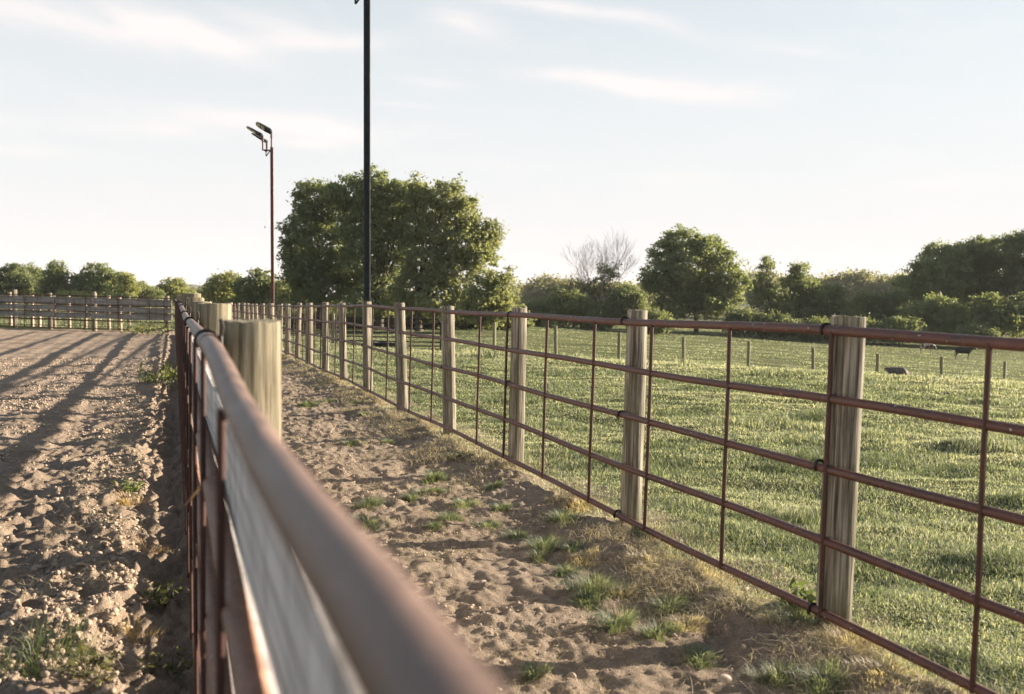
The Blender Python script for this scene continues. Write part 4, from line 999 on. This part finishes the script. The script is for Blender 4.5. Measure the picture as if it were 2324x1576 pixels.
weed('leafy_weed', 'broad-leaved weed at the foot of the nearest pipe-fence post', 1822, 1388, 10, .12, .12, .035, (.09, .12, .05), 6, .7)
weed('leafy_weed', 'pale dusty weed at the far fence corner of the arena', 345, 762, 30, .6, 1.6, .07, (.22, .23, .11), 7, .6)
tuft('grass_clump', 'long-bladed green grass clump lying over the clods at the bottom left', 95, 1512, .24, .15, 230, tcol=(.13, .165, .07))
tuft('grass_clump', 'thin low grass between the clump and the wilted weeds', 200, 1500, .13, .06, 240, tcol=(.13, .16, .07))
tuft('dry_tuft', 'dead grass on the ridge beside the ditch', 300, 1130, .15, .07, 260, tcol=(.42, .31, .20), cat='dry grass')
tuft('dry_tuft', 'dead roots hanging on the crumbling ridge of the ditch', 345, 1250, .16, .06, 240, tcol=(.38, .27, .17), cat='dry grass')
tuft('dry_tuft', 'tuft of straw stems beside the ditch near the bottom', 300, 1430, .14, .10, 160, tcol=(.42, .31, .20), cat='dry grass')
# straw stalk caught in the fence
mb = MB(); a = at(421, 1142, 2.75); mb.tube([at(482, 1078, 2.2), at(455, 1105, 2.45), at(420, 1148, 2.6)], [.003, .0035, .0025], 6)
o = mb.build('straw_stalk', M['straw']); tag(o, 'single yellow straw stalk sticking out of the arena fence', 'straw stalk')
cm = o.data.attributes.new('tint', 'FLOAT_COLOR', 'FACE'); cm.data.foreach_set('color', [.34, .25, .14, 1] * len(o.data.polygons))

# ------------------------------------------------------------------ clods and stones
t_i = (1 + 5 ** .5) / 2
IV = np.array([(-1, t_i, 0), (1, t_i, 0), (-1, -t_i, 0), (1, -t_i, 0), (0, -1, t_i), (0, 1, t_i), (0, -1, -t_i), (0, 1, -t_i), (t_i, 0, -1), (t_i, 0, 1), (-t_i, 0, -1), (-t_i, 0, 1)]) / math.sqrt(1 + t_i ** 2)
IF = np.array([(0, 11, 5), (0, 5, 1), (0, 1, 7), (0, 7, 10), (0, 10, 11), (1, 5, 9), (5, 11, 4), (11, 10, 2), (10, 7, 6), (7, 1, 8), (3, 9, 4), (3, 4, 2), (3, 2, 6), (3, 6, 8), (3, 8, 9), (4, 9, 5), (2, 4, 11), (6, 2, 10), (8, 6, 7), (9, 8, 1)])
def clods(name, label, X, Y, size, mat):
    n = len(X); rv = IV[None] * RNG.uniform(.65, 1.3, (n, 12, 1)) * RNG.uniform(.7, 1.3, (n, 1, 3)) * np.array((1, 1, .72)); a = RNG.uniform(0, 6.28, n); c, s = np.cos(a)[:, None], np.sin(a)[:, None]
    x = rv[..., 0] * c - rv[..., 1] * s; y = rv[..., 0] * s + rv[..., 1] * c
    v = np.stack([x, y, rv[..., 2]], -1) * size[:, None, None] + np.stack([X, Y, ground_z(X, Y) + size * .25], -1)[:, None]
    f = (np.arange(n) * 12)[:, None, None] + IF[None]
    o = link(name, np_mesh(name, v.reshape(-1, 3), [f.reshape(-1, 3)], mat, smooth=False)); tag(o, label, 'soil', kind='stuff'); return o
n = 60000; Ys = 3.0 * (22 / 3.0) ** (RNG.random(n) ** .9); Xs = -RNG.random(n) * Ys * .62; s_, t_ = to_st(Xs, Ys)
k = (t_ < -.18) & (t_ > -14); dens_ = fbm(Xs * 1.1, Ys * 1.1, 3, 97); k &= RNG.random(n) < sstep(.34, .6, dens_) * (1 - .75 * np.exp(-((t_ + .95) / .25) ** 2)) + .06
Xs, Ys = Xs[k], Ys[k]; sz = .003 + .013 * RNG.random(len(Xs)) ** 4 + .00045 * Ys
clods('soil_clods', 'countless crumbly brown clods covering the tilled arena', Xs, Ys, sz, M['clod'])
n = 11000; s_ = 3 * (20 / 3.0) ** RNG.random(n); t_ = RNG.uniform(.3, 2.4, n); Xs = s_ * DX + t_ * NX; Ys = s_ * DY + t_ * NY
k = RNG.random(n) < sstep(.45, .65, fbm(Xs * 1.4, Ys * 1.4, 3, 98)) * .8 + .05; Xs, Ys = Xs[k], Ys[k]
clods('lane_crumbs', 'small soil crumbs and grit scattered over the dirt lane', Xs, Ys, .002 + .009 * RNG.random(len(Xs)) ** 5 + .0004 * Ys, M['crumb'])
def stone(label, px, py, size, seed, mat=M['stone'], name='stone'):
    rg = np.random.default_rng(seed); d = F0 + CR * ((px - CXP) / FPX) + CU * ((CYP - py) / FPX); k = CAMZ / -d.z; x, y = d.x * k, d.y * k
    for _ in range(6): k = (CAMZ - gz(x, y)) / -d.z; x, y = d.x * k, d.y * k
    V = [Vector(v) for v in IV]; F = [tuple(f) for f in IF]
    import bmesh
    bm = bmesh.new(); vv = [bm.verts.new(v) for v in V]; [bm.faces.new([vv[i] for i in f]) for f in F]
    bmesh.ops.subdivide_edges(bm, edges=bm.edges[:], cuts=2, use_grid_fill=True)
    sc3 = rg.uniform(.7, 1.25, 3) * np.array((1.1, .9, .6)); dirs = rg.normal(size=(9, 3)); dirs /= np.linalg.norm(dirs, axis=1)[:, None]; lim = rg.uniform(.62, .85, 9)
    for v in bm.verts:
        p = np.array(v.co.normalized())
        for dd, l in zip(dirs, lim):
            q = p @ dd
            if q > l: p = p - dd * (q - l)
        v.co = Vector(p * sc3 * size)
    me = bpy.data.meshes.new(name); bm.to_mesh(me); bm.free(); me.shade_smooth(); me.set_sharp_from_angle(angle=R(30)); me.materials.append(mat)
    o = link(name, me); o.location = (x, y, gz(x, y) + size * .22); o.rotation_euler = (0, 0, rg.uniform(0, 6)); tag(o, label, 'stone')
for i, (px, py, sz, lb) in enumerate([(1822, 1380, .028, 'pinkish stone just left of the nearest pipe-fence post, under the lower rail'), (1690, 1340, .022, 'pale stone lying below the lower rail left of the nearest post'), (1645, 1545, .03, 'flat pale stone at the bottom right of the lane'), (1890, 1545, .024, 'stone half buried under the nearest fence post'),
        (1235, 1195, .014, 'small round white pebble right of the lane centre'), (1000, 1258, .016, 'white pebble in the middle of the lane'), (1095, 1322, .020, 'brown rounded stone alone in the lane'), (975, 1318, .015, 'small tan stone near the lane centre'), (880, 1290, .025, 'pale stone beside the near pipe'),
        (905, 1312, .035, 'larger pale rock touching the blurred pipe edge'), (1298, 1535, .024, 'squarish grey stone at the bottom of the lane'), (1030, 1235, .016, 'tan pebble beyond the middle white one'), (960, 1045, .018, 'small orange stone up the lane'), (1443, 1236, .02, 'reddish stone by the second fence post'), (1373, 1110, .03, 'pale flat stone on the straw bank under the rails')]):
    stone(lb, px, py, sz, 50 + i)
for i, (px, py, sz, lb) in enumerate([(355, 1345, .035, 'whitish lump on the edge of the ditch'), (40, 1342, .028, 'round clod standing out at the left border'), (85, 1288, .024, 'knobbly clod above the round one at the left'), (140, 1285, .020, 'flat oval stone among the clods'), (248, 1385, .018, 'grey pebble among the clods near the ditch'),
        (290, 1345, .022, 'rounded clod on the ridge'), (235, 1172, .014, 'small light stone far up the clods'), (140, 1185, .016, 'pinkish clod standing above its neighbours')]):
    stone(lb, px, py, sz, 80 + i, M['clod'] if 'clod' in lb else M['stone'])

# ------------------------------------------------------------------ light and sky
SUN_AZ = R(70.0); SUN_EL = R(14.0)        # azimuth to the right of the view direction (+Y)
sd = Vector((math.sin(SUN_AZ) * math.cos(SUN_EL), math.cos(SUN_AZ) * math.cos(SUN_EL), math.sin(SUN_EL)))
L = bpy.data.lights.new('sun', 'SUN'); L.energy = 5.0; L.angle = R(.55); L.color = (1, .85, .68)
lo = bpy.data.objects.new('sun', L); C.objects.link(lo); lo.rotation_euler = sd.to_track_quat('Z', 'Y').to_euler(); lo.location = (0, 0, 50)
W = bpy.data.worlds.new('World'); sc.world = W; W.use_nodes = True; nt = W.node_tree; nt.nodes.clear()
wo = nd(nt, 'ShaderNodeOutputWorld'); bg = nd(nt, 'ShaderNodeBackground'); sky = nd(nt, 'ShaderNodeTexSky', sky_type='NISHITA')
sky.sun_disc = False; sky.sun_elevation = SUN_EL; sky.sun_rotation = SUN_AZ; sky.air_density = 1.0; sky.dust_density = 1.2; sky.ozone_density = 1.0
bg.inputs[1].default_value = .05
tc = nd(nt, 'ShaderNodeTexCoord'); sx = nd(nt, 'ShaderNodeSeparateXYZ'); nt.links.new(tc.outputs['Generated'], sx.inputs[0])
def mth(op, a, b_=None, c_=None):
    n = nd(nt, 'ShaderNodeMath', operation=op)
    for i, v in enumerate((a, b_, c_)):
        if v is None: continue
        if isinstance(v, (int, float)): n.inputs[i].default_value = v
        else: nt.links.new(v, n.inputs[i])
    return n.outputs[0]
azn = mth('ARCTAN2', sx.outputs[0], sx.outputs[1]); eln = mth('ARCSINE', sx.outputs[2])
def az_el(px, py):
    d = at(px, py, 10) - Vector((0, 0, CAMZ)); return math.atan2(d.x, d.y), math.asin(d.normalized().z)
# soft streak texture: stretched along the azimuth
cv = nd(nt, 'ShaderNodeCombineXYZ'); nt.links.new(mth('MULTIPLY', azn, 9.0), cv.inputs[0]); nt.links.new(mth('MULTIPLY', mth('ADD', eln, mth('MULTIPLY', azn, .12)), 26.0), cv.inputs[1])
nz = noise(nt, cv.outputs[0], 1.0, 7, .55, .35)
acc = None
for (px, py, wx, wy, amp, tilt) in [(190, 40, 330, 42, 1.0, .10), (430, 75, 130, 26, .9, .3), (690, 95, 150, 20, 1.0, -.05), (620, 60, 90, 20, .5, .2), (1060, 60, 90, 30, .5, .2), (1330, 25, 190, 14, .9, .12), (1530, 62, 90, 14, .6, .35), (1240, 170, 120, 16, .75, .05),
                                    (1440, 195, 90, 18, .8, .2), (1580, 205, 150, 24, 1.25, .08), (1000, 190, 90, 10, .35, .1), (560, 270, 250, 22, .95, .03), (300, 290, 240, 20, .6, .0), (740, 300, 120, 18, .7, .1), (700, 328, 90, 10, .6, 0), (930, 238, 90, 8, .5, .05), (60, 345, 160, 14, .4, 0),
                                    (1780, 110, 120, 12, .35, .2), (1560, 405, 130, 10, .35, 0), (480, 545, 160, 12, .3, 0), (1100, 370, 200, 14, .25, .05), (2100, 420, 300, 20, .25, -.05)]:
    a0, e0 = az_el(px, py); sx_ = wx / FPX; sy_ = wy / FPX
    da = mth('SUBTRACT', azn, a0); de = mth('ADD', mth('SUBTRACT', eln, e0), mth('MULTIPLY', da, tilt))
    q = mth('ADD', mth('POWER', mth('ABSOLUTE', mth('DIVIDE', da, sx_)), 2.0), mth('POWER', mth('ABSOLUTE', mth('DIVIDE', de, sy_)), 2.0))
    g = mth('MULTIPLY', mth('EXPONENT', mth('MULTIPLY', q, -1.0)), amp)
    acc = g if acc is None else mth('ADD', acc, g)
cover = mth('MULTIPLY', acc, mth('ADD', mth('MULTIPLY', nz, 2.8), -.55))
gen = mth('MULTIPLY', mth('MAXIMUM', mth('SUBTRACT', nz, .5), 0.0), .8)
cover = mth('MINIMUM', mth('MAXIMUM', mth('ADD', cover, gen), 0), 1.0)
# thin high veil over everything, denser towards the horizon
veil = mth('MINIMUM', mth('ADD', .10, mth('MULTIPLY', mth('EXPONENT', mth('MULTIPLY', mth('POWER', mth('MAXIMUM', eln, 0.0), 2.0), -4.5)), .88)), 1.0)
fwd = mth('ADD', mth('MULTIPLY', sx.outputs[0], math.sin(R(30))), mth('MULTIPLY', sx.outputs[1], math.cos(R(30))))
side = mth('MINIMUM', mth('MAXIMUM', mth('DIVIDE', mth('ADD', fwd, .15), .65), 0.48), 1.0)     # veil thinned behind the camera to cut its fill on shaded sides
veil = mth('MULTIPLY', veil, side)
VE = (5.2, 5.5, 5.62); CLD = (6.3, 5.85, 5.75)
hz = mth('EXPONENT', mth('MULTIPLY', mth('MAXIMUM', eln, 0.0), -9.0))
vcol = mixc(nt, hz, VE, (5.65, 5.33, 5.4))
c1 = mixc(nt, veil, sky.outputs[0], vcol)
c2 = mixc(nt, mth('MULTIPLY', cover, .85), c1, CLD)
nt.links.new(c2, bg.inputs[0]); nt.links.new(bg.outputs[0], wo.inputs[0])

hm = bpy.data.materials.new('thin_haze'); hm.use_nodes = True; hn = hm.node_tree; hn.nodes.clear()
ho = nd(hn, 'ShaderNodeOutputMaterial'); pv = nd(hn, 'ShaderNodeVolumePrincipled'); pv.inputs['Color'].default_value = (.97, .97, 1, 1); pv.inputs['Density'].default_value = .00015; pv.inputs['Anisotropy'].default_value = .0
hn.links.new(pv.outputs[0], ho.inputs['Volume'])
mb = MB(); mb.box((0, 1400, 32), (6400, 6400, 80)); o = mb.build('haze', hm, None, False); tag(o, 'thin pale evening haze over the fields', 'haze', kind='stuff')
sc.cycles.volume_bounces = 0
sc.view_settings.view_transform = 'Standard'; sc.view_settings.look = 'None'; sc.view_settings.gamma = 1; sc.view_settings.exposure = 1.74
sc.render.engine = 'CYCLES'; sc.cycles.use_denoising = True; sc.cycles.max_bounces = 6; sc.cycles.transparent_max_bounces = 4
